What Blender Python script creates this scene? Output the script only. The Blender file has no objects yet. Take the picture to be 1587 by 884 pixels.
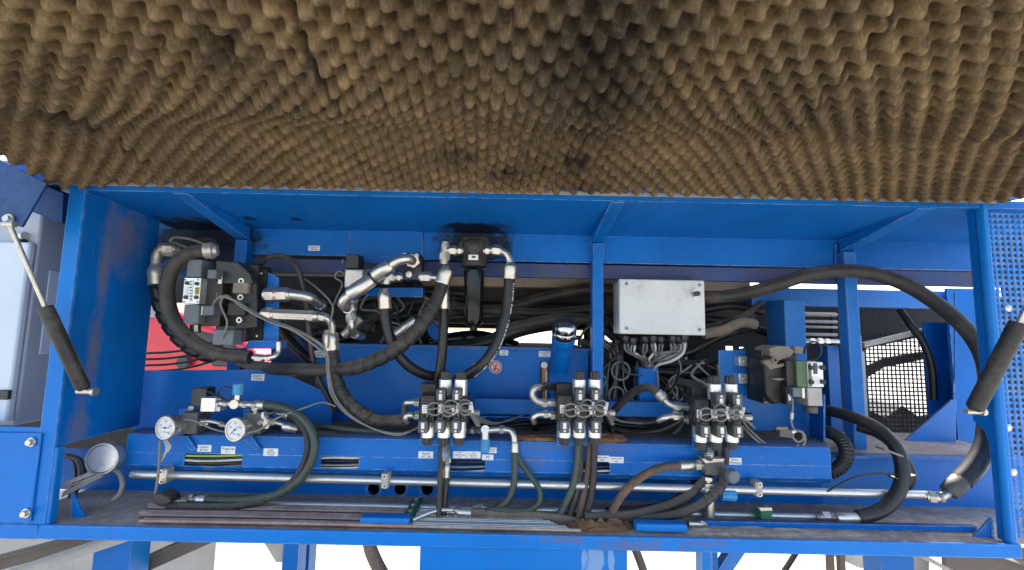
import bpy, bmesh, math, random
from mathutils import Vector, Matrix, noise
random.seed(7)
SC = bpy.context.scene; COL = SC.collection
# ------------------------------------------------ camera
FPX = 680.0; CX = 793.5; CY = 442.0; ZC = 1.75
PITCH = math.radians(5.7); ROLL = math.radians(1.15)
fw = Vector((0, math.cos(PITCH), math.sin(PITCH))); r0 = Vector((1, 0, 0)); u0 = r0.cross(fw)
rt = r0*math.cos(ROLL) + u0*math.sin(ROLL); up = u0*math.cos(ROLL) - r0*math.sin(ROLL)
cd = bpy.data.cameras.new('camera'); cam = bpy.data.objects.new('camera', cd); COL.objects.link(cam)
M = Matrix((rt, up, -fw)).transposed().to_4x4(); M.translation = (0, 0, ZC); cam.matrix_world = M
cd.sensor_width = 36; cd.lens = 36*FPX/1587; cd.clip_start = 0.02; cd.clip_end = 3000
SC.camera = cam
# ------------------------------------------------ light
SUN_EL = math.radians(48); SUN_AZ = math.radians(28)      # azimuth from +Y (behind the machine) towards +X
w = bpy.data.worlds.new('World'); SC.world = w; w.use_nodes = True
nt = w.node_tree; bg = nt.nodes['Background']; sk = nt.nodes.new('ShaderNodeTexSky')
sk.sky_type = 'NISHITA'; sk.sun_disc = False; sk.sun_elevation = SUN_EL; sk.sun_rotation = SUN_AZ
sk.dust_density = 3.0; sk.air_density = 1.0
nt.links.new(sk.outputs[0], bg.inputs[0]); bg.inputs[1].default_value = 0.15
sl = bpy.data.lights.new('sun', 'SUN'); sl.energy = 4.5; sl.angle = math.radians(0.5); sl.color = (1, .95, .88)
so = bpy.data.objects.new('sun', sl); COL.objects.link(so)
sd = Vector((math.cos(SUN_EL)*math.sin(SUN_AZ), math.cos(SUN_EL)*math.cos(SUN_AZ), math.sin(SUN_EL)))
so.rotation_euler = sd.to_track_quat('Z', 'Y').to_euler(); so.location = (0, 0, 12)
SC.view_settings.view_transform = 'Standard'; SC.view_settings.look = 'None'
SC.view_settings.exposure = 1.88; SC.view_settings.gamma = 1
# ------------------------------------------------ pixel -> world at depth Y
def P(px, py, Y):
    d = fw + rt*((px-CX)/FPX) + up*((CY-py)/FPX)
    p = d*(Y/d.y); return Vector((p.x, p.y, p.z+ZC))
def PX(px, py, Y): return P(px, py, Y).x
def PZ(px, py, Y): return P(px, py, Y).z
def W(n, Y): return n*Y/FPX           # pixel length -> metres at depth Y
# ------------------------------------------------ materials
MATS = {}
def newmat(name):
    m = bpy.data.materials.new(name); m.use_nodes = True; MATS[name] = m
    return m, m.node_tree.nodes, m.node_tree.links, m.node_tree.nodes['Principled BSDF']
def ramp(n, l, src, a, b, lo=0.0, hi=1.0):
    r = n.new('ShaderNodeMapRange'); r.inputs[1].default_value = a; r.inputs[2].default_value = b
    r.inputs[3].default_value = lo; r.inputs[4].default_value = hi; l.new(src, r.inputs[0]); return r.outputs[0]
def noise_n(n, l, scale, detail=4, rough=.6, vec=None, stretch=None):
    t = n.new('ShaderNodeTexNoise'); t.inputs['Scale'].default_value = scale
    t.inputs['Detail'].default_value = detail; t.inputs['Roughness'].default_value = rough
    g = n.new('ShaderNodeNewGeometry'); s = g.outputs['Position']
    if stretch:
        mp = n.new('ShaderNodeMapping'); mp.inputs['Scale'].default_value = stretch; l.new(s, mp.inputs['Vector']); s = mp.outputs[0]
    l.new(s, t.inputs['Vector']); return t.outputs['Fac']
def mix(n, l, f, a, b):
    m = n.new('ShaderNodeMix'); m.data_type = 'RGBA'
    if hasattr(f, 'is_linked'): l.new(f, m.inputs[0])
    else: m.inputs[0].default_value = f
    for k, v in ((6, a), (7, b)):
        if hasattr(v, 'is_linked'): l.new(v, m.inputs[k])
        else: m.inputs[k].default_value = (*v, 1)
    return m.outputs[2]
def math_n(n, l, op, a, b):
    m = n.new('ShaderNodeMath'); m.operation = op
    for k, v in ((0, a), (1, b)):
        if hasattr(v, 'is_linked'): l.new(v, m.inputs[k])
        else: m.inputs[k].default_value = v
    return m.outputs[0]
def mat(name, col, rough=.5, metal=0.0, dust=.0, dcol=(.13, .095, .065), up_dust=0.0, var=.12, spots=0.0, bump=0.0, bscale=120, streak=0.0, coat=0.0, seed=0, wear=0.0, spec=.5):
    """painted / metal / rubber surface: colour variation, dust in patches, dust that settles on upward faces, roughness breakup"""
    m, n, l, b = newmat(name)
    big = noise_n(n, l, 5.3+seed, 5); fine = noise_n(n, l, 60, 5, .7)
    c = mix(n, l, ramp(n, l, big, .3, .7), tuple(x*(1-var) for x in col), tuple(min(1, x*(1+var)) for x in col))
    d = ramp(n, l, noise_n(n, l, 9, 7, .68), .56-.2*dust, .76-.16*dust, 0, min(1, dust*1.0))
    d = math_n(n, l, 'MULTIPLY', d, ramp(n, l, fine, .3, .62))
    d = math_n(n, l, 'ADD', d, ramp(n, l, fine, .35, .75, 0, dust*.25))
    if streak:
        s = noise_n(n, l, 14, 4, .6, stretch=(3, 3, .25))
        d = math_n(n, l, 'ADD', d, ramp(n, l, s, .58, .74, 0, streak))
    if wear:
        bv = n.new('ShaderNodeBevel'); bv.samples = 4; bv.inputs['Radius'].default_value = .0035; g2 = n.new('ShaderNodeNewGeometry')
        dp = n.new('ShaderNodeVectorMath'); dp.operation = 'DOT_PRODUCT'; l.new(bv.outputs[0], dp.inputs[0]); l.new(g2.outputs['Normal'], dp.inputs[1])
        wr = math_n(n, l, 'MULTIPLY', ramp(n, l, dp.outputs['Value'], .99, .93, 0, 1), ramp(n, l, noise_n(n, l, 30, 5, .7), .46, .56, .12, wear)); c = mix(n, l, wr, c, (.42, .50, .58))
    if up_dust:
        g = n.new('ShaderNodeNewGeometry'); sp = n.new('ShaderNodeSeparateXYZ'); l.new(g.outputs['Normal'], sp.inputs[0])
        u = ramp(n, l, sp.outputs[2], .35, .9, 0, up_dust)
        u = math_n(n, l, 'MULTIPLY', u, ramp(n, l, noise_n(n, l, 18, 5), .2, .5, .45, 1))
        d = math_n(n, l, 'ADD', d, u)
    cl = n.new('ShaderNodeClamp'); l.new(d, cl.inputs[0]); d = cl.outputs[0]
    c = mix(n, l, d, c, dcol)
    if spots:
        sp2 = ramp(n, l, noise_n(n, l, 160, 2, .5), .70, .74, 0, spots); c = mix(n, l, sp2, c, (.35, .3, .25))
    b.inputs['Specular IOR Level'].default_value = spec
    l.new(c, b.inputs['Base Color'])
    rr = math_n(n, l, 'ADD', ramp(n, l, fine, .3, .7, rough*.8, rough*1.2), math_n(n, l, 'MULTIPLY', d, .45)); l.new(rr, b.inputs['Roughness'])
    if metal: l.new(ramp(n, l, d, 0, 1, metal, 0), b.inputs['Metallic'])
    if coat: b.inputs['Coat Weight'].default_value = coat; b.inputs['Coat Roughness'].default_value = .15
    if bump:
        bp = n.new('ShaderNodeBump'); bp.inputs['Strength'].default_value = bump; bp.inputs['Distance'].default_value = .001
        l.new(noise_n(n, l, bscale, 5, .65), bp.inputs['Height']); l.new(bp.outputs[0], b.inputs['Normal'])
    return m
BL = (.001, .138, .48)
blue = mat('blue_paint', BL, .38, dust=.06, up_dust=.55, var=.12, bump=.14, bscale=45, wear=.75, spec=.22, spots=.35, streak=.05)
blue_front_lit = mat('blue_paint_front_lit', (.001, .175, .56), .36, dust=.04, up_dust=.0, var=.10, bump=.12, bscale=40, streak=.14, wear=.7, spec=.22)  # lighter copy of the blue paint, stronger front light put into colour
blue_dirty = mat('blue_paint_dusty', BL, .45, dust=.50, up_dust=.85, wear=.6, spec=.35, var=.1, bump=.2, spots=.3, streak=.15)
blue_dark = mat('blue_paint_dark', (.003, .05, .19), .45, dust=.35, up_dust=.8, dcol=(.03, .026, .024), bump=.2)  # darker blue with near-black dust on upward faces
blue_pale = mat('blue_paint_pale', (.02, .18, .54), .40, wear=.7, spec=.35, dust=.16, up_dust=.6, var=.08, bump=.12, streak=.1)
tube_rusty = mat('rusty_tube', (.32, .18, .14), .6, dust=.7, dcol=(.60, .45, .37), var=.3, bump=.4)
tray_dust = mat('dusty_tray', (.33, .24, .19), .8, dust=.9, dcol=(.60, .49, .39), var=.3, bump=.6, bscale=200)
rust_dust = mat('rusty_dust', (.14, .085, .055), .9, dust=.6, dcol=(.30, .2, .13), var=.4, bump=.8, bscale=300)
rubber = mat('dusty_rubber', (.018, .017, .016), .5, dust=.55, dcol=(.17, .14, .105), up_dust=.6, bump=.3, bscale=250)
rubber_dark = mat('black_rubber', (.010, .010, .011), .36, dust=.28, dcol=(.11, .092, .075), up_dust=.4, bump=.2)
rubber_brown = mat('brown_rubber', (.12, .095, .07), .65, dust=.8, dcol=(.27, .205, .14), up_dust=.6, bump=.3, bscale=200)
rubber_rust = mat('rust_caked_rubber', (.07, .06, .05), .7, dust=.9, dcol=(.30, .155, .08), bump=.5, bscale=200)
rubber_green = mat('green_tinged_rubber', (.026, .050, .037), .42, dust=.55, dcol=(.14, .145, .12), up_dust=.3, bump=.2)
cable_grey = mat('grey_cable', (.2, .19, .17), .5, dust=.5, dcol=(.2, .17, .13))
cable_black = mat('black_cable', (.015, .015, .015), .4, dust=.3, dcol=(.07, .06, .05))
cable_white = mat('white_cable', (.62, .6, .54), .5, dust=.3)
cable_lime = mat('lime_cable', (.35, .5, .10), .5, dust=.3)
zinc = mat('zinc_fitting', (.60, .57, .51), .33, metal=.95, dust=.14, dcol=(.3, .25, .18), up_dust=.1, bump=.1)
zinc_dusty = mat('dusty_zinc', (.6, .56, .49), .38, metal=.8, dust=.4, dcol=(.30, .24, .17), up_dust=.4, bump=.2)
steel_tube = mat('steel_tube', (.66, .64, .60), .34, metal=.85, dust=.3, dcol=(.30, .26, .21), up_dust=.12, bump=.1)
chrome = mat('chrome', (.6, .6, .58), .12, metal=1.0, dust=.2)
alu = mat('coil_aluminium', (.74, .75, .74), .30, metal=.7, dust=.12, up_dust=.2)
black_pl = mat('black_plastic', (.022, .022, .024), .38, dust=.3, dcol=(.08, .068, .055), up_dust=.5)
grey_pl = mat('dark_grey_plastic', (.075, .073, .07), .45, dust=.5, dcol=(.2, .17, .135), up_dust=.4)
slate_pl = mat('slate_grey_plastic', (.12, .14, .155), .5, dust=.25, dcol=(.14, .13, .11), up_dust=.3)
cast = mat('dark_casting', (.018, .016, .014), .45, dust=.4, dcol=(.12, .09, .06), up_dust=.5, bump=.5, bscale=150)
cast_tan = mat('dusty_casting', (.18, .15, .115), .65, dust=.7, dcol=(.36, .3, .22), up_dust=.7, bump=.5, bscale=150)
gloss_black = mat('gloss_black', (.004, .004, .005), .10, dust=.03, spec=.35)
box_grey = mat('pale_grey_enamel', (.68, .69, .66), .4, dust=.38, dcol=(.30, .32, .29), var=.03)
cab_grey = mat('cabinet_grey', (.40, .43, .45), .45, dust=.12, dcol=(.3, .29, .27), var=.04)
cab_white = mat('cabinet_pale', (.60, .66, .70), .45, dust=.05, var=.04)
dark_int = mat('dark_interior', (.008, .008, .009), .7, dust=.3, dcol=(.04, .042, .035))  # near-black colour standing in for deep shade in the bay and recesses
grey_int = mat('grey_sheet', (.05, .046, .042), .6, dust=.5, dcol=(.12, .10, .08))
tan_beam = mat('dusty_tan_beam', (.42, .35, .27), .8, dust=.6, dcol=(.55, .46, .36))
pale_steel = mat('pale_galvanised', (.42, .40, .37), .55, metal=.3, dust=.4, dcol=(.33, .29, .24))
brown_steel = mat('brown_weathered_beam', (.12, .095, .075), .7, dust=.6, dcol=(.22, .175, .13))
paper = mat('sticker_white', (.82, .82, .80), .5, dust=.1, var=.03)
ink = mat('ink', (.03, .03, .035), .6)
ink_red = mat('ink_red', (.5, .03, .03), .6)
pinkish = mat('sticker_pink', (.75, .5, .5), .5)
yellow = mat('yellow_plate', (.55, .38, .05), .5, dust=.2)
green_v = mat('green_anodised', (.08, .15, .07), .5, dust=.45, dcol=(.22, .24, .15))
green_clamp = mat('green_clamp_plastic', (.02, .13, .07), .5, dust=.35)
cyan_cap = mat('light_blue_knob', (.03, .26, .50), .4, dust=.2)
red_paint = mat('red_car_paint', (.62, .008, .03), .25, coat=.6)
glass_dark = mat('dark_glass', (.02, .03, .04), .08)
amber = mat('amber_oil_glass', (.38, .18, .06), .2)
dial = mat('dial_white', (.75, .75, .74), .35, var=.02)
# soot stain burnt onto the blue paint round the oil filter and in the top left corner
def stained(name, base, spots_, col=(.010, .010, .012), kmax=.93, wsc=22, stretch=None, amp=.35, soft=(.8, 1.15)):
    m = base.copy(); m.name = name; n, l = m.node_tree.nodes, m.node_tree.links; b = n['Principled BSDF']
    src = b.inputs['Base Color'].links[0].from_socket; g = n.new('ShaderNodeNewGeometry')
    wob = noise_n(n, l, wsc, 5, .65, stretch=stretch); tot = None
    for c, (rx, ry, rz) in spots_:
        mp = n.new('ShaderNodeMapping'); mp.vector_type = 'TEXTURE'; mp.inputs['Location'].default_value = c; mp.inputs['Scale'].default_value = (rx, ry, rz); l.new(g.outputs['Position'], mp.inputs['Vector'])
        ln = n.new('ShaderNodeVectorMath'); ln.operation = 'LENGTH'; l.new(mp.outputs[0], ln.inputs[0])
        d = math_n(n, l, 'ADD', ln.outputs['Value'], ramp(n, l, wob, .3, .7, -amp, amp)); k = ramp(n, l, d, soft[0], soft[1], kmax, 0)
        tot = k if tot is None else math_n(n, l, 'MAXIMUM', tot, k)
    c = mix(n, l, tot, src, col); l.new(c, b.inputs['Base Color']); b.inputs['Coat Weight'].default_value = 0
    return m
blue_stain = stained('blue_paint_sooted', blue, [(P(736, 378, 1.4), (.125, .12, .055)), (P(738, 352, 1.36), (.095, .07, .06)), (P(315, 378, 1.42), (.20, .14, .10)), (P(385, 335, 1.3), (.02, .02, .02)), (P(460, 340, 1.3), (.018, .018, .018))])
grime = (.15, .11, .085)
blue_drip = stained('blue_paint_with_rust_runs', blue_front_lit, [(P(985, 846, 1.1), (.11, .05, .018)), (P(1085, 842, 1.1), (.07, .05, .012)), (P(870, 835, 1.1), (.08, .05, .010)), (P(1055, 848, 1.1), (.02, .05, .02))], grime, .45, 70, (1, 1, .3), .9, (.4, 1.2))
blue_pale_drip = stained('blue_paint_with_pale_runs', blue_front_lit, [(P(925, 870, 1.115), (.03, .05, .06)), (P(945, 872, 1.115), (.012, .05, .07)), (P(905, 866, 1.115), (.01, .05, .03))], (.35, .45, .55), .55, 40, (1, 1, .15), .8)
blue_duct = stained('blue_paint_rust_spotted', blue, [(P(820, 716, 1.235), (.06, .05, .018)), (P(955, 722, 1.235), (.04, .05, .02)), (P(935, 694, 1.235), (.09, .05, .014)), (P(840, 694, 1.235), (.07, .05, .008))], grime, .38, 110, None, 1.2, (.4, 1.3))
xs_ = P(105, 500, 1.1).x
blue_side = stained('blue_paint_rubbed_side', blue, [((xs_, 1.178, P(148, 390, 1.178).z), (.05, .014, .15)), ((xs_, 1.172, P(140, 560, 1.17).z), (.05, .016, .10)), ((xs_, 1.158, P(132, 660, 1.16).z), (.05, .022, .06)), ((xs_, 1.23, P(190, 370, 1.23).z), (.05, .05, .08))], (.22, .17, .14), .62, 34, (1, 1, .5), .6, (.2, 1.5))
rail_grime = mat('grimy_rail_paint', (.02, .06, .20), .6, dust=.8, dcol=(.12, .10, .09), bump=.3)
# acoustic foam
m, n, l, b = newmat('acoustic_foam')
f1 = noise_n(n, l, 6, 5); f2 = noise_n(n, l, 420, 3, .8); f3 = noise_n(n, l, 45, 5, .7)
c = mix(n, l, ramp(n, l, f1, .3, .7), (.15, .104, .056), (.33, .225, .105))
c = mix(n, l, ramp(n, l, f3, .35, .7), c, (.085, .064, .042))
c = mix(n, l, ramp(n, l, noise_n(n, l, 16, 6, .7), .5, .66, 0, .22), c, (.05, .04, .03))
c = mix(n, l, ramp(n, l, noise_n(n, l, 2.2, 6, .6), .52, .7, 0, .6), c, (.085, .068, .05))
c = mix(n, l, ramp(n, l, noise_n(n, l, 300, 3, .7, stretch=(1, .22, .22)), .5, .72, 0, .38), c, (.42, .32, .17))
at_ = n.new('ShaderNodeAttribute'); at_.attribute_name = 'soot_dark'
sf = math_n(n, l, 'MULTIPLY', at_.outputs['Fac'], ramp(n, l, f3, .25, .6, .5, 1.1))
c = mix(n, l, sf, c, (.018, .016, .014)); l.new(c, b.inputs['Base Color'])
b.inputs['Roughness'].default_value = .95; b.inputs['Specular IOR Level'].default_value = .15
bp = n.new('ShaderNodeBump'); bp.inputs['Strength'].default_value = .8; bp.inputs['Distance'].default_value = .0015
l.new(f2, bp.inputs['Height']); l.new(bp.outputs[0], b.inputs['Normal']); foam_m = m
# ground
m, n, l, b = newmat('pale_yard')
c = mix(n, l, ramp(n, l, noise_n(n, l, .7, 6), .3, .7), (.27, .255, .23), (.36, .34, .31)); c = mix(n, l, ramp(n, l, noise_n(n, l, 40, 4), .4, .7, 0, .5), c, (.24, .225, .20))
l.new(c, b.inputs['Base Color']); b.inputs['Roughness'].default_value = .9; ground_m = m
# ------------------------------------------------ mesh building
class MB:
    def __init__(s): s.bm = bmesh.new(); s.mats = []
    def mi(s, m):
        if m not in s.mats: s.mats.append(m)
        return s.mats.index(m)
    def _set(s, faces, m):
        i = s.mi(m)
        for f in faces: f.material_index = i
    def box(s, lo, hi, m, R=None, c=None):
        lo, hi = Vector(lo), Vector(hi)
        v = []
        for z in (lo.z, hi.z):
            for x, y in ((lo.x, lo.y), (hi.x, lo.y), (hi.x, hi.y), (lo.x, hi.y)):
                p = Vector((x, y, z))
                if R is not None: p = R @ (p-c) + c
                v.append(s.bm.verts.new(p))
        F = [(0, 3, 2, 1), (4, 5, 6, 7), (0, 1, 5, 4), (1, 2, 6, 5), (2, 3, 7, 6), (3, 0, 4, 7)]
        s._set([s.bm.faces.new([v[i] for i in f]) for f in F], m); return s
    def cbox(s, c, sz, m, R=None):
        c = Vector(c); h = Vector(sz)/2; return s.box(c-h, c+h, m, R, c)
    def prism(s, pts, d, m):
        """polygon of world points pushed by vector d"""
        d = Vector(d); a = [s.bm.verts.new(p) for p in pts]; b_ = [s.bm.verts.new(Vector(p)+d) for p in pts]
        fs = [s.bm.faces.new(a), s.bm.faces.new(b_[::-1])]
        k = len(a)
        for i in range(k): fs.append(s.bm.faces.new((a[(i+1) % k], a[i], b_[i], b_[(i+1) % k])))
        s._set(fs, m); return s
    def cyl(s, p0, p1, ra, m, rb=None, seg=16, ph=0.0, rib=0.0):
        p0, p1 = Vector(p0), Vector(p1); rb = ra if rb is None else rb
        d = (p1-p0).normalized(); a = d.orthogonal().normalized(); b_ = d.cross(a)
        R0, R1 = [], []
        for i in range(seg):
            t = 2*math.pi*i/seg+ph; e = a*math.cos(t)+b_*math.sin(t); k = 1-(rib if i % 2 else 0)
            R0.append(s.bm.verts.new(p0+e*ra*k)); R1.append(s.bm.verts.new(p1+e*rb*k))
        fs = [s.bm.faces.new(R0[::-1]), s.bm.faces.new(R1)]
        for i in range(seg): fs.append(s.bm.faces.new((R0[i], R0[(i+1) % seg], R1[(i+1) % seg], R1[i])))
        s._set(fs, m); return s
    def lathe(s, o, ax, prof, m, seg=24):
        """prof: (distance along axis, radius)"""
        o, ax = Vector(o), Vector(ax).normalized(); a = ax.orthogonal().normalized(); b_ = ax.cross(a)
        rings = [[s.bm.verts.new(o+ax*h+(a*math.cos(2*math.pi*i/seg)+b_*math.sin(2*math.pi*i/seg))*max(r, 1e-5)) for i in range(seg)] for h, r in prof]
        fs = [s.bm.faces.new(rings[0][::-1]), s.bm.faces.new(rings[-1])]
        for A, B in zip(rings, rings[1:]):
            for i in range(seg): fs.append(s.bm.faces.new((A[i], A[(i+1) % seg], B[(i+1) % seg], B[i])))
        s._set(fs, m); return s
    def nut(s, p0, p1, r, m): return s.cyl(p0, p1, r, m, seg=6)
    def tube(s, pts, r, m, seg=12, pitch=0, depth=.12, ribs=0, step=None, flat=None):
        path = resample(pts, step or max(r*.8, .004) if not (pitch or ribs) else (pitch/12.0 if pitch else ribs/7.0))
        n_ = len(path); T = [(path[min(i+1, n_-1)]-path[max(i-1, 0)]).normalized() for i in range(n_)]
        a = T[0].orthogonal().normalized(); prev = None; S = 0; rings = []
        for i, p in enumerate(path):
            if i: S += (p-path[i-1]).length
            a = (a - T[i]*a.dot(T[i])).normalized(); b_ = T[i].cross(a); ring = []
            for j in range(seg):
                th = 2*math.pi*j/seg; rr = r
                if pitch:
                    f = (S/pitch + j/seg) % 1.0; rr = r*(1-depth*(1.9 if f < .17 else .6 if f < .24 else 0))*(1-.07*(f-.5))
                if ribs: rr = r*(1+depth*math.cos(2*math.pi*S/ribs))
                ring.append(s.bm.verts.new(p+(a*math.cos(th)+b_*math.sin(th))*rr))
            rings.append(ring)
        fs = [s.bm.faces.new(rings[0][::-1]), s.bm.faces.new(rings[-1])]
        for A, B in zip(rings, rings[1:]):
            for j in range(seg): fs.append(s.bm.faces.new((A[j], A[(j+1) % seg], B[(j+1) % seg], B[j])))
        s._set(fs, m); return s
    def build(s, name, parent=None, bevel=0.0, label=None, sharp=38):
        bm = s.bm; bmesh.ops.recalc_face_normals(bm, faces=bm.faces)
        for f in bm.faces: f.smooth = True
        lim = math.radians(sharp)
        for e in bm.edges:
            if len(e.link_faces) == 2 and e.calc_face_angle(0) > lim: e.smooth = False
        loc = Vector(parent['_w']) if parent is not None else Vector((0, 0, 0))
        if parent is None and len(bm.verts):
            lo = Vector([min(v.co[k] for v in bm.verts) for k in range(3)]); hi = Vector([max(v.co[k] for v in bm.verts) for k in range(3)])
            loc = Vector(((lo.x+hi.x)/2, (lo.y+hi.y)/2, lo.z))
        bmesh.ops.translate(bm, verts=bm.verts, vec=-loc)
        me = bpy.data.meshes.new(name); bm.to_mesh(me); bm.free()
        for m in s.mats: me.materials.append(m)
        o = bpy.data.objects.new(name, me); COL.objects.link(o)
        if parent is not None: o.parent = parent; o['_w'] = parent['_w']
        else: o.location = loc; o['_w'] = tuple(loc)
        if bevel:
            bv = o.modifiers.new('bevel', 'BEVEL'); bv.width = bevel; bv.segments = 2; bv.limit_method = 'ANGLE'; bv.angle_limit = math.radians(40); bv.harden_normals = False
        if label: o['label'] = label
        return o
def resample(pts, step):
    pts = [Vector(p) for p in pts]
    if len(pts) == 2:
        k = max(2, int((pts[1]-pts[0]).length/step)+1); return [pts[0].lerp(pts[1], i/k) for i in range(k+1)]
    out = []; Q = [pts[0]*2-pts[1]]+pts+[pts[-1]*2-pts[-2]]
    for i in range(1, len(Q)-2):
        p0, p1, p2, p3 = Q[i-1], Q[i], Q[i+1], Q[i+2]; k = max(2, int((p2-p1).length/step)+1)
        t0 = 0; t1 = (p1-p0).length**.5; t2 = t1+(p2-p1).length**.5; t3 = t2+(p3-p2).length**.5
        for j in range(k):
            t = t1+(t2-t1)*j/k
            A1 = p0*((t1-t)/(t1-t0))+p1*((t-t0)/(t1-t0)); A2 = p1*((t2-t)/(t2-t1))+p2*((t-t1)/(t2-t1)); A3 = p2*((t3-t)/(t3-t2))+p3*((t-t2)/(t3-t2))
            B1 = A1*((t2-t)/(t2-t0))+A2*((t-t0)/(t2-t0)); B2 = A2*((t3-t)/(t3-t1))+A3*((t-t1)/(t3-t1))
            out.append(B1*((t2-t)/(t2-t1))+B2*((t-t1)/(t2-t1)))
    out.append(pts[-1]); return out
def thing(name, label, cat, loc, group=None):
    o = bpy.data.objects.new(name, None); COL.objects.link(o); o.location = loc; o.empty_display_size = .02
    o['label'] = label; o['category'] = cat; o['_w'] = tuple(loc)
    if group: o['group'] = group
    return o
def tag(o, label, cat, group=None):
    o['label'] = label; o['category'] = cat
    if group: o['group'] = group
    return o
def struct(o, kind='structure'): o['kind'] = kind; return o
def pbox(mb, x0, y0, x1, y1, Y, D, m):
    """axis-aligned box whose front face (at depth Y) fills the pixel rectangle, D metres deep"""
    cx, cy = (x0+x1)/2, (y0+y1)/2
    return mb.box((PX(x0, cy, Y), Y, PZ(cx, y1, Y)), (PX(x1, cy, Y), Y+D, PZ(cx, y0, Y)), m)
def pprism(mb, pts, Y, D, m): return mb.prism([P(x, y, Y) for x, y in pts], (0, D, 0), m)
def txt(mb, body, c, size, m, R=None):
    cu = bpy.data.curves.new('t', 'FONT'); cu.body = body; cu.size = size; cu.align_x = 'CENTER'; cu.align_y = 'CENTER'; cu.extrude = 0
    o = bpy.data.objects.new('t', cu); COL.objects.link(o); dg = bpy.context.evaluated_depsgraph_get(); dg.update()
    me = bpy.data.meshes.new_from_object(o.evaluated_get(dg)); bpy.data.objects.remove(o); bpy.data.curves.remove(cu)
    me.transform(Matrix.Translation(c) @ (R or Matrix.Rotation(math.pi/2, 4, 'X')))
    k = len(mb.bm.faces); mb.bm.from_mesh(me); mb.bm.faces.ensure_lookup_table()
    mb._set([mb.bm.faces[i] for i in range(k, len(mb.bm.faces))], m); bpy.data.meshes.remove(me)
def sticker(parent, px, py, wpx, hpx, Y, lines, label=None):
    mb = MB(); c = P(px, py, Y); w_, h_ = W(wpx, Y), W(hpx, Y)
    mb.box((c.x-w_/2, Y-.0012, c.z-h_/2), (c.x+w_/2, Y-.0002, c.z+h_/2), paper)
    k = len(lines)
    for i, t in enumerate(lines): txt(mb, t, (c.x, Y-.0018, c.z+h_*(.5-(i+.5)/k)*.85), min(h_/k*.95, w_*1.75/max(4, len(t))), ink)
    return mb.build('label_sticker', parent)
def ferrule(root, p, d, r, fl=3.2, nl=1.3, m=None):
    """crimp sleeve then hex nut from p outward along d"""
    m = m or zinc; d = Vector(d).normalized(); p = Vector(p)
    a = MB(); L = r*fl
    a.lathe(p-d*r*.4, d, [(0, r*1.18), (r*.25, r*1.27), (L*.45, r*1.2), (L*.5, r*1.28), (L*.9, r*1.25), (L, r*1.0), (L+r*.5, r*.8)], m, 18)
    a.build('ferrule', root)
    if nl:
        q = p+d*(L); b_ = MB(); b_.nut(q, q+d*r*nl, r*1.42, m); b_.cyl(q+d*r*nl, q+d*r*(nl+.5), r*1.1, m); b_.build('hex_nut', root, bevel=r*.08)
    return p+d*(L+r*nl)
def hose(label, pts, rpx, m=None, e0=None, e1=None, group=None, cat='hose', name='hydraulic_hose', spiral=0, ribs=0, fm=None, wrap=None, wrapm=None):
    m = m or rubber; W3 = [P(*p) for p in pts]; Ym = sum(p[2] for p in pts)/len(pts); r = W(rpx, Ym)
    if not (e0 or e1 or wrap):
        a = MB(); a.tube(W3, r, m, 14, pitch=spiral*r, ribs=ribs*r, depth=.16 if spiral else .1)
        return tag(a.build(name), label, cat, group)
    root = thing(name, label, cat, W3[0], group)
    a = MB(); a.tube(W3, r, m, 14, pitch=spiral*r, ribs=ribs*r, depth=.16 if spiral else .1)
    a.build('hose_body', root)
    if e0: ferrule(root, W3[0], W3[0]-resample(W3, .01)[1], r, *e0, m=fm)
    if e1: ferrule(root, W3[-1], W3[-1]-resample(W3, .01)[-2], r, *e1, m=fm)
    if wrap:
        a = MB(); a.tube([P(*p) for p in wrap], r*1.16, wrapm or m, 14, pitch=1.8*r, depth=.17); a.build('spiral_wrap', root)
    return root
# ================================================= ground and surroundings
YF = 1.10
a = MB(); a.box((-400, -400, -.5), (400, 400, 0), ground_m); struct(a.build('ground'))
zc = PZ(793, 308, YF); zt = PZ(793, 828, YF); zb = PZ(793, 850, YF)
XL = PX(105, 500, YF); XR = PX(1548, 560, YF)
# ================================================= machine frame
fr = thing('machine_frame', 'blue painted steel frame enclosing the open hydraulic compartment', 'machine frame', (0, 1.1, zt))
# left corner post: flange turned to the front and deep side wall
a = MB(); xo = PX(82, 500, YF)
a.box((xo, YF, zb), (XL+.004, YF+.006, zc+.03), blue_front_lit)
a.build('post_flange', fr, bevel=.002)
a = MB(); zl = PZ(110, 694, YF)
a.prism([(XL+.004, YF+.004, zl), (XL+.004, 1.345, zl), (XL+.004, 1.345, zc-.004), (XL+.004, YF+.004, zc-.004)], (-.006, 0, 0), blue_side)
a.build('side_panel', fr, bevel=.002)
a = MB(); a.box((XL-.002, YF+.002, zb+.01), (XL+.010, YF+.022, zl), blue_front_lit); a.build('post_lip', fr, bevel=.003)
# right corner post
a = MB(); a.box((XR-.012, YF, zb), (XR+.012, YF+.02, zc+.02), blue_front_lit); a.build('post_flange', fr, bevel=.008)
a = MB(); zr = [(1.105, zc), (1.138, zc), (1.138, PZ(1515, 585, 1.14)), (1.165, PZ(1500, 622, 1.165)), (1.165, PZ(1503, 652, 1.165)), (1.138, PZ(1520, 668, 1.14)), (1.130, PZ(1525, 690, 1.13)), (1.130, zt), (1.105, zt)]
a.prism([(XR-.010, y, z) for y, z in zr], (.006, 0, 0), blue); a.build('post_web', fr, bevel=.0015)
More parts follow.
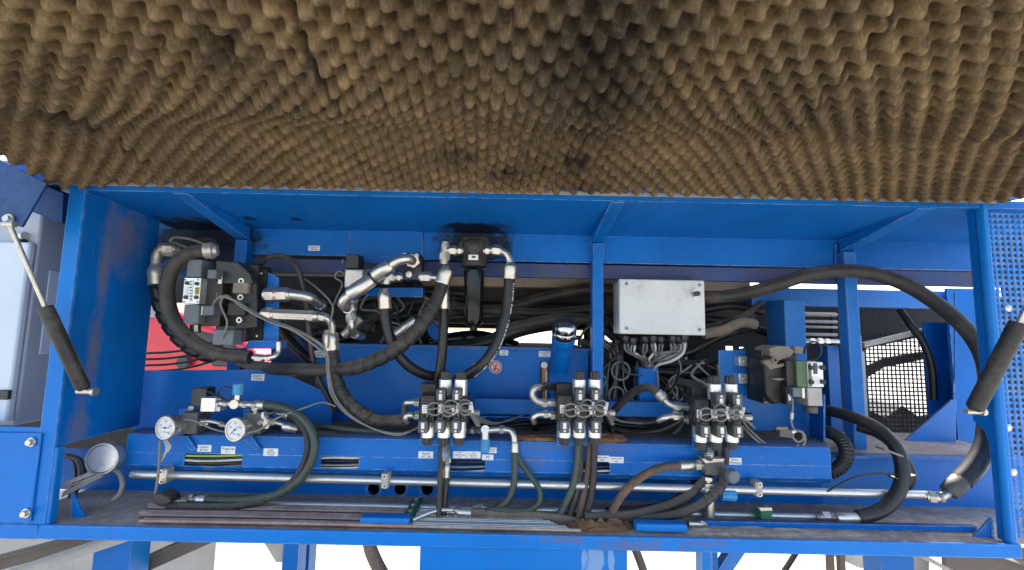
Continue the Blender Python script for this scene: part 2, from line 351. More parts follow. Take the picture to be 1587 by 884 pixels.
# ceiling sheet and rear beam
a = MB(); XR2 = 1.52; zce = PZ(793, 362, 1.4); a.prism([(XL-.01, YF+.003, zc), (XL-.01, 1.46, zce-.006), (XL-.01, 1.46, zc+.02), (XL-.01, YF+.003, zc+.02)], (XR2-XL+.01, 0, 0), blue_stain); a.build('ceiling_panel', fr)
a = MB(); a.box((XL-.25, YF-.01, zc+.022), (XR+.08, 2.6, zc+.07), blue); a.build('sun_block_roof', fr, bevel=.003)  # unseen slab added to keep the sun out of the bay
YB = 1.40; zB1 = PZ(793, 405, YB); zB0 = PZ(793, 428, YB)
x3 = PX(385, 390, YB); x4 = PX(541, 380, YB); x5 = PX(655, 380, YB)
a = MB(); a.box((x3, YB+.006, zB1+.006), (x4-.001, YB+.012, zce), blue_stain); a.box((x4+.001, YB, zB1-.016), (x5, YB+.012, zce), blue); a.box((x5+.001, YB+.006, zB1), (XR2, YB+.012, zce), blue_stain)
a.build('rear_beam_web', fr, bevel=.0015)
a = MB(); a.box((x3, YB+.02, zB0), (XR2, YB+.045, zB1-.004), rail_grime); 
for px in (878, 1142, 640): c = P(px, 410, YB+.019); a.cyl(c, c-Vector((0, .002, 0)), .004, dark_int, seg=10)
a.build('rear_rail', fr)
a = MB(); a.box((XL-.2, 1.425, PZ(300, 430, 1.43)), (x3, 1.435, zce), blue_stain); a.box((XL-.2, 1.425, PZ(240, 475, 1.43)), (PX(250, 440, 1.43), 1.435, PZ(300, 430, 1.43)-.0005), blue); a.build('corner_back_plate', fr)
# soot plate the filter is bolted to
# ribs with legs
for px0, px1, pyb, pyt in ((357, 385, 414, 360), (917, 934, 640, 365), (1296, 1322, 715, 378)):
    Y1 = 1.385; x1 = PX(px1, 380, Y1); x0 = x1-(.04 if px0 != 917 else .036); zr_ = PZ((px0+px1)/2, pyt+12, Y1)
    a = MB(); a.prism([(x0, YF+.01, zc-.002), (x0, 1.39, zr_), (x0, 1.39, zce-.001), (x0, YF+.01, zc+.0005)], (x1-x0, 0, 0), blue); a.build('ceiling_rib', fr, bevel=.002)
    a = MB(); a.box((x0+.002, Y1-.01, PZ(px1, pyb, Y1)), (x1+.001, Y1+.03, zr_-.001), blue_pale if px0 == 1296 else blue); a.build('rib_leg', fr, bevel=.003)
# bottom tray and front beam
YT = 1.33
a = MB(); a.box((PX(60, 830, YF), YF-.004, zb), (XR+.012, YF+.004, zt+.001), blue_drip); a.build('front_beam', fr, bevel=.003)
a = MB(); a.box((XL, YF+.005, zt-.02), (XR, 1.145, zt-.003), tray_dust); a.box((XL-.12, 1.1455, zt-.02), (XR2, YT, zt-.003), tray_dust); a.build('tray_floor', fr)
# low strip raised at right of tray
a = MB(); a.box((PX(1085, 820, 1.17), 1.165, zt-.002), (XR-.02, 1.18, zt+.012), blue); a.build('tray_strip', fr, bevel=.001)
# rear channel wall behind tubes
zk = PZ(1420, 700, 1.33)
zd1 = PZ(793, 683, 1.24); zd0 = PZ(793, 742, 1.24)
a = MB()
hx = [(579, 758, 9), (620, 758, 9), (662, 758, 9), (985, 767, 9)]
xl = PX(40, 760, YT); xr = XR2; ztop = PZ(1420, 706, YT)
# wall made from strips so that the round lightening holes are real
hs = sorted([(PX(x, y, YT), PZ(x, y, YT), W(r, YT)) for x, y, r in hx[:3]])
def holed(mb, x0, x1, z0, z1, holes, Y, D, m):
    cur = x0
    for hx_, hz, r in holes:
        A, B = hx_-r*1.25, hx_+r*1.25; mb.box((cur, Y, z0), (A, Y+D, z1), m)
        mb.box((A, Y, z0), (B, Y+D, hz-r*1.25), m); mb.box((A, Y, hz+r*1.25), (B, Y+D, z1), m)
        N = 24; s_ = r*1.25
        for k in range(N):
            q = []
            for t in (2*math.pi*k/N, 2*math.pi*(k+1)/N):
                cx_, sz = math.cos(t), math.sin(t); sc = s_/max(abs(cx_), abs(sz))
                q.append(((hx_+cx_*r, hz+sz*r), (hx_+cx_*sc, hz+sz*sc)))
            mb.prism([(q[0][0][0], Y, q[0][0][1]), (q[0][1][0], Y, q[0][1][1]), (q[1][1][0], Y, q[1][1][1]), (q[1][0][0], Y, q[1][0][1])], (0, D, 0), m)
        cur = B
    mb.box((cur, Y, z0), (x1, Y+D, z1), m)
xm = PX(1275, 740, YT)
holed(a, xl, xm, zt-.003, zd0+.03, hs, YT, .006, blue); a.box((xm, YT, zt-.003), (xr, YT+.006, ztop), blue_pale)
a.build('channel_wall', fr)
a = MB(); c = P(987, 767, YT-.002); a.cyl(c, c+Vector((0, .002, 0)), W(9.5, YT), blue_dirty, seg=24); a.build('blanking_cap', fr)
a = MB(); a.box((xm, YT-.03, ztop-.004), (xr, YT+.004, ztop+.004), blue_pale); a.box((xm, YT+.006, ztop-.002), (xr, 1.62, ztop+.002), tray_dust); a.build('channel_flange', fr, bevel=.001)
# cable duct with windows
YD = 1.235
D_ = [('w', 285, 375, 703, 724), ('w', 497, 556, 708, 727), ('w', 697, 752, 712, 729), ('w', 895, 945, 719, 738)]
a = MB(); xd0 = PX(195, 700, YD); xd1 = PX(1288, 720, YD)
za = PZ(793, 684, YD); zwin1 = PZ(793, 713, YD); zwin0 = PZ(793, 732, YD); zbo = PZ(793, 740, YD)
prof = [(.055, za+.004), (.012, za+.004), (.003, za-.002), (0, za-.012), (0, zwin1)]
profb = [(0, zwin0), (.004, zbo+.004), (.012, zbo-.002), (.055, zbo-.002)]
def ext(mb, prof, x0, x1, m, th=.003):
    q = [(x0, YD+y, z) for y, z in prof]; n_ = len(prof); vs = []
    for x in (x0, x1): vs.append([mb.bm.verts.new((x, YD+y, z)) for y, z in prof])
    inn = []
    for x in (x0, x1): inn.append([mb.bm.verts.new((x, YD+y+(th if y < .05 else 0), z-(th if k < n_/2 else -th)*(1 if y > 0 else 0))) for k, (y, z) in enumerate(prof)])
    fs = []
    for i in range(n_-1):
        fs.append(mb.bm.faces.new((vs[0][i], vs[1][i], vs[1][i+1], vs[0][i+1]))); fs.append(mb.bm.faces.new((inn[0][i+1], inn[1][i+1], inn[1][i], inn[0][i])))
    for e in (0, n_-1): fs.append(mb.bm.faces.new((vs[0][e], inn[0][e], inn[1][e], vs[1][e])))
    for e in (0, 1):
        for i in range(n_-1): fs.append(mb.bm.faces.new((vs[e][i], vs[e][i+1], inn[e][i+1], inn[e][i])))
    mb._set(fs, m)
ext(a, prof, xd0, xd1, blue_duct); ext(a, profb, xd0, xd1, blue_duct)
cur = xd0
for _, p0, p1, q0, q1 in D_:
    A, B = PX(p0, 715, YD), PX(p1, 715, YD); a.box((cur, YD+.0005, zwin0), (A, YD+.003, zwin1), blue_duct); cur = B
a.box((cur, YD+.0005, zwin0), (xd1, YD+.003, zwin1), blue)
a.box((xd0, YD+.055, zbo), (xd1, YD+.058, za+.003), blue)
duct = a.build('cable_duct', fr)
a = MB(); a.box((xd0, YD+.062, za-.03), (xm, 1.62, za-.004), rust_dust); a.build('shelf_plate', fr)
for px, py, w_, h_, tx in ((317, 695, 21, 10, ('Gabeln', '60 bar')), (354, 698, 21, 11, ('Reserve', 'P 1')), (420, 701, 22, 11, ('Hebe', 'Messung', 'Pumpe')),
        (660, 705, 22, 10, ('Stapel', 'auf / ab')), (713, 705, 21, 10, ('P1', 'Speicher links', 'ein')), (734, 705, 21, 10, ('P2', 'Speicher', 'auf / ab')),
        (756, 709, 17, 8, ('Spalt', 'P 4')), (763, 698, 13, 8, ('Druck', 'M 4')), (933, 711, 21, 9, ('Kette links', 'auf')), (955, 713, 22, 9, ('Kette rechts', 'ab')), (1139, 715, 19, 10, ('Press', 'Messung'))):
    sticker(duct, px, py, w_, h_, YD-.0005, tx)
# braces to right / left lower gussets
a = MB(); pprism(a, [(1504, 838), (1537, 803), (1540, 842)], 1.14, .006, blue_pale); a.build('corner_gusset', fr)
a = MB(); pprism(a, [(108, 815), (112, 765), (136, 812)], 1.15, .006, blue_front_lit); a.build('corner_gusset', fr)
# blue plates behind
a = MB(); pprism(a, [(205, 575), (395, 573), (437, 577), (500, 606), (514, 628), (514, 684), (205, 690)], 1.40, .008, blue)
bp_ = a.build('mounting_plate', fr, bevel=.002); sticker(bp_, 400, 585, 20, 10, 1.399, ('Gabeln I', '210 bar'))
a = MB(); pbox(a, 735, 621, 1062, 645, 1.385, .04, blue); a.build('cross_bar', fr, bevel=.003)
a = MB(); pprism(a, [(1114, 543), (1165, 543), (1165, 560), (1255, 560), (1256, 625), (1258, 697), (1165, 697), (1165, 640), (1114, 640)], 1.45, .008, blue_pale); a.build('valve_mounting_plate', fr, bevel=.001)
a = MB(); q0 = P(1257, 607, 1.45); q1 = P(1279, 607, 1.36)
a.prism([P(1256, 600, 1.44), P(1279, 612, 1.33), P(1279, 700, 1.33), P(1257, 697, 1.44)], (-.005, 0, 0), blue); a.build('valve_mounting_plate', fr)
# column beneath junction box
a = MB(); pbox(a, 990, 569, 1023, 690, 1.42, .05, blue); a.build('box_column', fr, bevel=.008)
# upright square column, high horizontal beam, right hand interior panels
a = MB(); x0, x1 = PX(1217, 510, 1.5), PX(1249, 510, 1.5); a.box((x0, 1.5, PZ(1230, 700, 1.5)), (x1, 1.61, PZ(1230, 465, 1.5)), blue_pale); a.build('square_column', fr, bevel=.003)
a = MB(); pbox(a, 1166, 449, 1520, 476, 1.62, .07, blue_pale); a.build('high_cross_beam', fr, bevel=.003)
a = MB(); pbox(a, 1478, 448, 1560, 720, 1.60, .01, blue); pbox(a, 1440, 500, 1478, 720, 1.70, .01, blue); a.prism([P(1478, 452, 1.6), P(1478, 505, 1.7), P(1478, 715, 1.7), P(1478, 720, 1.6)], (.004, 0, 0), blue); a.build('interior_side_panel', fr)
a = MB(); pprism(a, [(1396, 690), (1476, 620), (1482, 620), (1482, 694)], 1.50, .008, blue_pale); a.build('corner_gusset', fr, bevel=.001)
a = MB(); pbox(a, 1286, 536, 1304, 690, 1.72, .06, blue_pale); a.build('inner_post', fr, bevel=.002)
a = MB(); pprism(a, [(1290, 485), (1520, 478), (1520, 500), (1440, 520), (1320, 545), (1290, 548)], 1.9, .01, dark_int); a.build('sloping_brace', fr)
# lower structure under the beam
a = MB(); pbox(a, 648, 846, 973, 1000, 1.115, .3, blue_pale_drip); a.build('support_box', fr, bevel=.003)
a = MB(); pbox(a, 434, 836, 459, 1000, 1.35, .05, blue); pbox(a, 461, 838, 476, 1000, 1.42, .05, blue); a.build('support_leg', fr)
a = MB(); a.prism([P(402, 830, 1.36), P(440, 830, 1.36), P(450, 872, 1.36), P(428, 872, 1.36)], (0, .03, 0), pale_steel); a.build('support_brace', fr)
a = MB(); pbox(a, 1089, 848, 1103, 1000, 1.2, .04, blue_front_lit); pbox(a, 1105, 848, 1114, 1000, 1.3, .05, blue); a.build('support_leg', fr)
a = MB(); a.prism([P(1100, 905, 1.32), P(1136, 848, 1.32), P(1160, 850, 1.32), P(1122, 905, 1.32)], (0, .03, 0), blue_pale); a.build('support_brace', fr)
a = MB(); pbox(a, 139, 826, 197, 1000, 1.5, .08, blue); a.build('support_leg', fr)
a = MB(); pbox(a, 1368, 845, 1420, 1000, 1.6, .08, blue); a.build('support_leg', fr)
# left lower access panel area
a = MB(); a.box((PX(-120, 740, YF), YF, zb), (xo, YF+.01, PZ(30, 662, YF)), blue_front_lit)
a.box((PX(-120, 740, YF), YF-.004, zb), (PX(60, 830, YF)-.001, YF+.0, PZ(20, 812, YF)), blue_front_lit); a.build('lower_side_panel', fr, bevel=.003)
cv = thing('access_cover', 'blue bolted access cover below the grey electrical cabinet', 'cover plate', P(20, 812, YF))
a = MB(); pbox(a, -110, 670, 55, 809, YF-.006, .005, blue_front_lit); a.build('cover_plate', cv, bevel=.003)
for x, y in ((50, 685), (42, 795)):
    a = MB(); c = P(x, y, YF-.007); a.cyl(c, c-Vector((0, .004, 0)), .011, zinc, seg=20); a.nut(c-Vector((0, .004, 0)), c-Vector((0, .011, 0)), .0075, zinc); a.build('hex_bolt', cv, bevel=.0006)
# ================================================= dark backing added for the shade of the bay, with openings
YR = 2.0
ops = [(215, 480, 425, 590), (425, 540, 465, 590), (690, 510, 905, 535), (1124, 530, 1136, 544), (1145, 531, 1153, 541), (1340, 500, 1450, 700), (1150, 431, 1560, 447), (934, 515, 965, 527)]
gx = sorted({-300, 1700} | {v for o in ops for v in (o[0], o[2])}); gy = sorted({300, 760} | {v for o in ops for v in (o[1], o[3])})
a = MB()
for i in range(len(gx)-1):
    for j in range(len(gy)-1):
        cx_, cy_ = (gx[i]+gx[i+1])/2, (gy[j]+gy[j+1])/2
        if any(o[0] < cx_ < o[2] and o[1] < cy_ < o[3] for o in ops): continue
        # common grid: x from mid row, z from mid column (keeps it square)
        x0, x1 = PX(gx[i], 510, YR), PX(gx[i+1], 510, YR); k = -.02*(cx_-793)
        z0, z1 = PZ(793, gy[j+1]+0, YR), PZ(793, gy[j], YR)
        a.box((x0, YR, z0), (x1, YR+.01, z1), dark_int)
tag(a.build('bay_shade_backing'), 'added dark bulkhead of the engine bay with gaps of daylight', 'backing')
# black engine cover, tan timber-like beam, pale shelf rails in the dark bay
a = MB(); pbox(a, 640, 444, 1170, 505, 1.82, .1, grey_int); pbox(a, 640, 470, 1170, 474, 1.812, .01, dark_int); tag(a.build('engine_cover', bevel=.004), 'dark grey engine cover behind the black filter and hoses', 'engine cover')
a = MB(); pbox(a, 655, 428, 1163, 447, 1.70, .05, tan_beam); tag(a.build('dusty_beam', bevel=.003), 'dusty tan steel beam running under the rear rail', 'beam')
a = MB(); pbox(a, 386, 418, 560, 427, 1.52, .03, pale_steel); tag(a.build('steel_bar', bevel=.001), 'pale flat steel bar beside the black proportional valve', 'steel bar')
for i, (y0, y1) in enumerate(((484, 490), (496, 501), (505, 509), (516, 521))):
    a = MB(); pbox(a, 1232, y0, 1300, y1, 1.85, .05, pale_steel); tag(a.build('steel_pipe', bevel=.008), 'pale horizontal pipe between the square column and rib leg, ' + ('topmost', 'second from top', 'third from top', 'lowest')[i], 'pipe', 'horizontal pipes behind the square column')
a = MB(); pprism(a, [(1340, 531), (1445, 507), (1445, 514), (1340, 539)], 1.72, .02, pale_steel); tag(a.build('slanted_rail'), 'pale slanted rail above the perforated vent panel', 'rail')
# perforated panels
def perforated(name, label, x0, x1, z0, z1, Y, pitch, hole, m, cat='perforated panel'):
    nx = max(1, round((x1-x0)/pitch)); nz = max(1, round((z1-z0)/pitch)); t = .0015
    xs = [x0]; zs = [z0]; g = (pitch-hole)/2
    for i in range(nx): c = x0+(i+.5)*(x1-x0)/nx; xs += [c-hole/2, c+hole/2]
    for i in range(nz): c = z0+(i+.5)*(z1-z0)/nz; zs += [c-hole/2, c+hole/2]
    xs.append(x1); zs.append(z1); a = MB(); V = {}
    def v(i, j):
        if (i, j) not in V: V[i, j] = a.bm.verts.new((xs[i], Y, zs[j]))
        return V[i, j]
    fs = [a.bm.faces.new((v(i, j), v(i+1, j), v(i+1, j+1), v(i, j+1))) for i in range(len(xs)-1) for j in range(len(zs)-1) if not (i % 2 == 1 and j % 2 == 1)]
    a._set(fs, m); o = a.build(name); so_ = o.modifiers.new('thick', 'SOLIDIFY'); so_.thickness = t; so_.offset = 0
    return tag(o, label, cat)
pp = perforated('perforated_side_panel', 'bright blue perforated sheet beside the right corner post', XR+.016, XR+.20, PZ(1570, 835, 1.13), zc+.01, 1.13, .0148, .0088, blue_front_lit)
for y in (478, 663, 732):
    a = MB(); c = P(1562 if y < 700 else 1570, y, 1.13); a.lathe(c, (0, -1, 0), [(0, .009), (.002, .009), (.004, .006), (.005, .001)], zinc, 16); a.build('rivet_bolt', pp)
perforated('perforated_vent_panel', 'dark perforated vent panel with daylight showing through its square holes', PX(1338, 600, 1.75), PX(1448, 600, 1.75), PZ(1390, 705, 1.75), PZ(1390, 517, 1.75), 1.75, .0160, .0108, dark_int)
a = MB(); pbox(a, 1325, 545, 1345, 700, 1.7, .05, cab_grey); pbox(a, 1322, 520, 1336, 546, 1.66, .04, cab_grey); tag(a.build('metal_housing', bevel=.003), 'small pale grey metal housing left of the perforated vent', 'housing')
# daylight-side objects seen beyond: red vehicle
rv = thing('red_vehicle', 'red vehicle parked behind, seen through the left gap', 'vehicle', (P(285, 700, 4.4).x, 4.4, 0))
Yv = 4.3
a = MB(); pts = [(150, 585), (150, 500), (225, 490), (262, 480), (330, 505), (370, 520), (392, 545), (400, 580)]
a.prism([P(x, y, Yv) for x, y in pts], (0, 1.6, 0), red_paint); zlo = PZ(280, 583, Yv)
a.box((PX(150, 580, Yv), Yv+.02, .45), (PX(420, 580, Yv), Yv+1.7, zlo), red_paint); a.build('body', rv, bevel=.05)
a = MB(); pprism(a, [(300, 512), (345, 522), (372, 545), (376, 570), (330, 568), (302, 540)], Yv-.02, .03, glass_dark); a.build('windscreen', rv, bevel=.01)
a = MB(); c = P(288, 562, Yv-.01); a.cyl(c, c-Vector((0, .05, 0)), W(9, Yv), glass_dark, seg=24); a.build('headlight', rv)
for sx in (170, 390):
    q = P(sx, 600, Yv); 
    for k in (0, 1.25):
        a = MB(); a.cyl((q.x, Yv+.15+k, .38), (q.x, Yv+.4+k, .38), .38, rubber_dark, seg=32); a.cyl((q.x, Yv+.13+k, .38), (q.x, Yv+.2+k, .38), .2, zinc, seg=24); a.build('wheel', rv)
a = MB(); pprism(a, [(228, 455), (245, 455), (262, 492), (228, 492)], 1.9, .01, pale_steel); tag(a.build('steel_bracket'), 'pale pointed steel bracket above the red vehicle', 'bracket')
a = MB(); a.box((XL, YT+.01, zt-.02), (XR2, 2.0, zt-.012), dark_int); a.build('dark_floor_plate', fr)  # near-black floor added to darken what shows through the holes
a = MB(); a.box((XL, 1.60, zt-.011), (XR2, 1.61, zd0), dark_int); a.build('dark_backing_plate', fr)  # dark plate added behind the wall holes to stand for shade
a = MB(); pprism(a, [(1300, 745), (1300, 640), (1345, 634), (1375, 648), (1400, 628), (1425, 646), (1470, 635), (1470, 745)], 2.3, .3, dark_int); pprism(a, [(1330, 575), (1370, 555), (1410, 548), (1460, 540), (1460, 552), (1415, 562), (1372, 570), (1340, 590)], 2.25, .05, dark_int); tag(a.build('backdrop', bevel=.01), 'dark implement added behind the perforated vent panel', 'backdrop')  # dark shapes added to darken the daylight through the vent
# ================================================= left cabinet
cb = thing('electrical_cabinet', 'tall pale grey electrical cabinet left of the blue corner post', 'cabinet', P(30, 662, 1.2))
a = MB(); xa = PX(44, 500, 1.2); zb1 = PZ(20, 660, 1.2); zt1 = PZ(45, 325, 1.2)
a.box((xa-.5, 1.2, zb1), (xa, 1.42, zt1), cab_grey); a.build('cabinet_body', cb, bevel=.006)
a = MB(); pbox(a, -260, 372, 28, 652, 1.178, .02, cab_white); a.build('cabinet_door', cb, bevel=.006)
a = MB(); pbox(a, -6, 605, 12, 620, 1.17, .01, black_pl); a.build('hinge', cb, bevel=.002)
a = MB(); c = P(28, 366, 1.19); a.cyl(c, c+Vector((.02, 0, 0)), .012, zinc); a.cyl(c-Vector((0, 0, .018)), c+Vector((.02, 0, -.018)), .010, black_pl); a.build('door_lock', cb)
a = MB(); a.box((xa+.0005, 1.235, PZ(60, 550, 1.22)), (xa+.004, 1.32, PZ(60, 418, 1.22)), cab_white); a.build('side_plate', cb, bevel=.002)
# lower conveyor structure (below the beam, both sides)
a = MB(); pbox(a, -200, 800, 330, 1000, 2.1, .02, pale_steel); tag(a.build('rear_skirt_panel'), 'pale steel skirt panel seen under the left end of the beam', 'panel')
def beam(name, label, p, q, wpx, Y, m, D=.05, cat='beam', group=None):
    A, B = P(*p, Y), P(*q, Y); d = (B-A).normalized(); n_ = Vector((-d.z, 0, d.x))*W(wpx, Y)/2; a = MB()
    a.prism([A+n_, B+n_, B-n_, A-n_], (0, D, 0), m)
    a.prism([A+n_*1.0+Vector((0, -.012, 0)), B+n_+Vector((0, -.012, 0)), B+n_*.72+Vector((0, -.012, 0)), A+n_*.72+Vector((0, -.012, 0))], (0, .0115, 0), m)
    return tag(a.build(name, bevel=.002), label, cat, group)
beam('diagonal_beam', 'brown diagonal beam under the left end, nearest the corner', (-60, 890), (210, 818), 18, 1.6, brown_steel)
beam('diagonal_rail', 'pale folded rail crossing in front of the blue support leg at left', (-20, 905), (240, 818), 13, 1.4, pale_steel)
beam('diagonal_beam', 'brown diagonal beam right of the blue support leg at left', (160, 905), (350, 820), 20, 1.6, brown_steel)
beam('diagonal_beam', 'brown diagonal beam under the right end of the blue beam', (1430, 835), (1700, 925), 22, 1.5, brown_steel)
beam('diagonal_rail', 'pale thin rail crossing under the right end of the blue beam', (1385, 838), (1500, 900), 6, 1.45, pale_steel)
beam('thin_rod', 'thin slanted rod under the beam, right of the blue legs', (1238, 848), (1205, 900), 3, 1.5, brown_steel, D=.006, cat='rod')
a = MB(); pbox(a, 1470, 850, 1800, 1000, 2.0, .02, brown_steel); tag(a.build('rear_skirt_panel'), 'brown weathered skirt panel under the right end of the beam', 'panel')
a = MB(); pprism(a, [(1255, 845), (1440, 845), (1440, 900), (1330, 880)], 2.1, .02, pale_steel); tag(a.build('deck_plate'), 'pale dusty deck plate seen below the beam at right', 'plate')
for i, x in enumerate((1288, 1305)): a = MB(); pbox(a, x, 845, x+8, 1000, 1.6, .02, brown_steel); tag(a.build('thin_post'), 'thin brown post below the beam, %s one of two at right' % ('left', 'right')[i], 'post')
hose('thick dusty brown hose hanging below the beam, left of the blue support box', [(572, 835, 1.3), (574, 850, 1.3), (582, 870, 1.3), (598, 900, 1.3)], 9.5, rubber_brown)
hose('dusty brown hose hanging below the beam, right of the blue support box', [(984, 850, 1.3), (992, 870, 1.3), (1002, 900, 1.3)], 6, rubber_brown)
# ================================================= engine hood with foam
hd = thing('engine_hood', 'raised engine hood lined with brown egg-crate acoustic foam', 'engine hood', (0, 1.12, zc))
def zrel(Y, z): return (Y, ZC+z)
HP = [(1.098, .3475), (.96, .375), (.825, .393), (.765, .378), (.71, .367), (.655, .371), (.60, .384), (.56, .399), (.50, .427), (.40, .48), (.25, .575), (0, .75), (-.2, .90)]
from bisect import bisect
hs_ = [0]
for (y0, z0), (y1, z1) in zip(HP, HP[1:]): hs_.append(hs_[-1]+math.hypot(y1-y0, z1-z0))
def prof_at(s):
    s = min(max(s, 0), hs_[-1]-1e-6); i = bisect(hs_, s)-1; t = (s-hs_[i])/(hs_[i+1]-hs_[i]); return HP[i][0]+(HP[i+1][0]-HP[i][0])*t, HP[i][1]+(HP[i+1][1]-HP[i][1])*t
def prof_s(s):
    k = [(-.012, .2), (-.006, .2), (0, .2), (.006, .2), (.012, .2)]; y = z = 0
    for d, w_ in k: a_, b_ = prof_at(s+d); y += a_*w_; z += b_*w_
    return y, z
HX0, HX1 = -1.168, 1.262; PITCHF = .0437
def solve(px, py):
    """hood surface (u, s) seen at a pixel of the photograph: used to place cracks and burn marks on the foam"""
    best = None
    for i in range(0, 500):
        s = i*.002; y, z = prof_s(s)
        if y < .3: break
        q = P(px, py, y); e = abs(q.z-ZC-z)
        if best is None or e < best[0]: best = (e, q.x, s)
    return best[1], best[2]
cracks = [([(445, 0), (462, 45), (482, 100), (500, 135), (525, 165)], .007, .014), ([(1395, 0), (1380, 30), (1340, 90), (1280, 140)], .007, .013), ([(1280, 140), (1200, 210), (1130, 270)], .004, .010),
          ([(68, 165), (110, 180), (150, 205), (175, 215)], .016, .05), ([(175, 215), (210, 240), (240, 262)], .008, .02)]
cracks = [([solve(*p) for p in c], w_, d) for c, w_, d in cracks]
holes = [((345, 70), .022, .018), ((355, 95), .020, .02), ((325, 55), .014, .012), ((700, 235), .02, .016), ((725, 245), .018, .018), ((785, 268), .022, .02), ((765, 262), .012, .015), ((885, 252), .03, .02), ((905, 245), .02, .016), ((870, 270), .014, .014), ((840, 262), .012, .014), ((905, 285), .013, .014), ((960, 165), .018, .02), ((930, 150), .012, .012), ((440, 235), .012, .015), ((560, 250), .012, .012), ((578, 258), .01, .012)]
holes = [(solve(*p), r, d) for p, r, d in holes]
soots = [((720, 55), .16, .35), ((945, 45), .13, .8), ((930, 95), .14, .85), ((950, 150), .13, .8), ((905, 200), .12, .6), ((880, 250), .13, .75), ((860, 10), .1, .4), ((1010, 20), .09, .5), ((720, 240), .08, .65), ((790, 268), .08, .7), ((345, 85), .06, .55), ((105, 180), .05, .8), ((450, 235), .08, .25), ((910, 290), .10, .5), ((1240, 150), .09, .3), ((60, 120), .1, .2), ((1460, 80), .1, .2)]
soots = [(solve(*p), r, d) for p, r, d in soots]
def segd(p, a_, b_):
    ax, ay = a_; bx, by = b_; dx, dy = bx-ax, by-ay; L = dx*dx+dy*dy; t = max(0, min(1, ((p[0]-ax)*dx+(p[1]-ay)*dy)/L)) if L else 0
    return math.hypot(p[0]-ax-dx*t, p[1]-ay-dy*t)
step = PITCHF/14; SMAX = .74
us = [HX0+i*step for i in range(int((HX1-HX0)/step)+1)]; ss = [i*step for i in range(int(SMAX/step)+1)]
verts, faces, soot_dark = [], [], []
ph = math.radians(-5); cph, sph = math.cos(ph), math.sin(ph)
prs = []
for s in ss:
    y, z = prof_s(s); y2, z2 = prof_s(s+.004); t = Vector((0, y2-y, z2-z)).normalized(); prs.append((y, z, Vector((0, t.z, -t.y)) if (t.y < 0 and False) else Vector((0, -abs(t.z), -abs(t.y)))))
for u in us:
    for s, (y, z, nn) in zip(ss, prs):
        wob = .006*noise.noise(Vector((u*4, s*4, 0)))
        fu = (u*cph+s*sph)+wob; fv = (-u*sph+s*cph)+.006*noise.noise(Vector((u*4, s*4, 7)))
        c1 = math.cos(2*math.pi*fu/PITCHF); c2 = math.cos(2*math.pi*fv/PITCHF); h = c1*c2
        h = h*(1.5-.5*h*h)*(.0125+.0050*min(1, max(0, (s-.2)/.2)))*(1+.22*noise.noise(Vector((u*9, s*9, 3)))); k = 0
        h += .0011*noise.noise(Vector((u*70, s*70, 1)))+.0007*noise.noise(Vector((u*160, s*160, 4)))
        h += .009*noise.noise(Vector((u*1.6, s*2.2, 11)))
        for c, w_, d in cracks:
            dd = min(segd((u, s), c[i], c[i+1]) for i in range(len(c)-1))
            if dd < w_*2.4: g = math.exp(-(dd/(w_*.75))**2); h -= d*g*.8; k = max(k, .9*g)  # also darkens the colour along the cracks
        for (hu, hs2), r, d in holes:
            q = math.hypot(u-hu, s-hs2)*1.25
            if q < r*2.2:
                g = math.exp(-(q/r)**4); rg = noise.noise(Vector((u*110, s*110, 2))); h -= d*g*(.8+.9*rg); k = max(k, .8*g)  # also darkens the colour inside the torn holes
        for (hu, hs2), r, d in soots:
            q = math.hypot((u-hu), (s-hs2)*1.2)*1.15
            if q < r*2.4: k = max(k, d*math.exp(-(q/r)**2)*(1+.5*noise.noise(Vector((u*18, s*18, 5)))))
        if u < -1.03: h += .012*min(1, (-1.0-u)/.1)
        e = min(u-HX0, HX1-u, s+.0)
        if e < .012: h -= .010*(1-e/.012)
        verts.append(Vector((u, y, z+ZC))+nn*h); soot_dark.append(max(0, min(1, k)))
ns = len(ss)
for i in range(len(us)-1):
    for j in range(ns-1): k = i*ns+j; faces.append((k, k+1, k+ns+1, k+ns))
L0 = Vector(hd['_w']); me = bpy.data.meshes.new('foam_lining'); me.from_pydata([v-L0 for v in verts], [], faces); me.update()
at2 = me.attributes.new('soot_dark', 'FLOAT', 'POINT'); at2.data.foreach_set('value', soot_dark)
me.polygons.foreach_set('use_smooth', [True]*len(faces)); me.materials.append(foam_m)
fo = bpy.data.objects.new('foam_lining', me); COL.objects.link(fo); fo.parent = hd
# sheet metal shell above the foam
a = MB(); back = []
for i in range(0, len(HP)):
    back.append((HP[i][0]+.004, HP[i][1]+ZC+.055))
for (y0, z0), (y1, z1) in zip(back, back[1:]): a.prism([(HX0-.006, y0, z0), (HX1+.006, y0, z0), (HX1+.006, y1, z1), (HX0-.006, y1, z1)], (0, 0, .006), blue)
a.box((HX0-.006, 1.0985, ZC+.3452), (HX1-.02, 1.1005, ZC+.38), pale_steel)
a.build('hood_shell', hd)
for sx in (HX0-.008, HX1+.002):
    a = MB(); pts = [(y, z+.038) for y, z in back[:10]]+[(back[9][0], back[9][1]-.02), (back[5][0], back[5][1]-.02), (back[3][0], back[3][1]-.022), (back[0][0], back[0][1]-.02)]
    a.prism([(sx, y, z) for y, z in pts], (.006, 0, 0), blue); a.build('side_flange', hd)
a = MB(); pprism(a, [(-60, 232), (0, 248), (72, 284), (33, 352), (0, 344), (-60, 330)], 1.02, .006, blue_dark); br = a.build('strut_bracket', hd, bevel=.001)
a = MB(); c = P(15, 340, 1.018); a.cyl(c, c-Vector((0, .004, 0)), .012, zinc_dusty); a.nut(c-Vector((0, .004, 0)), c-Vector((0, .010, 0)), .008, zinc_dusty); a.build('hex_bolt', br)
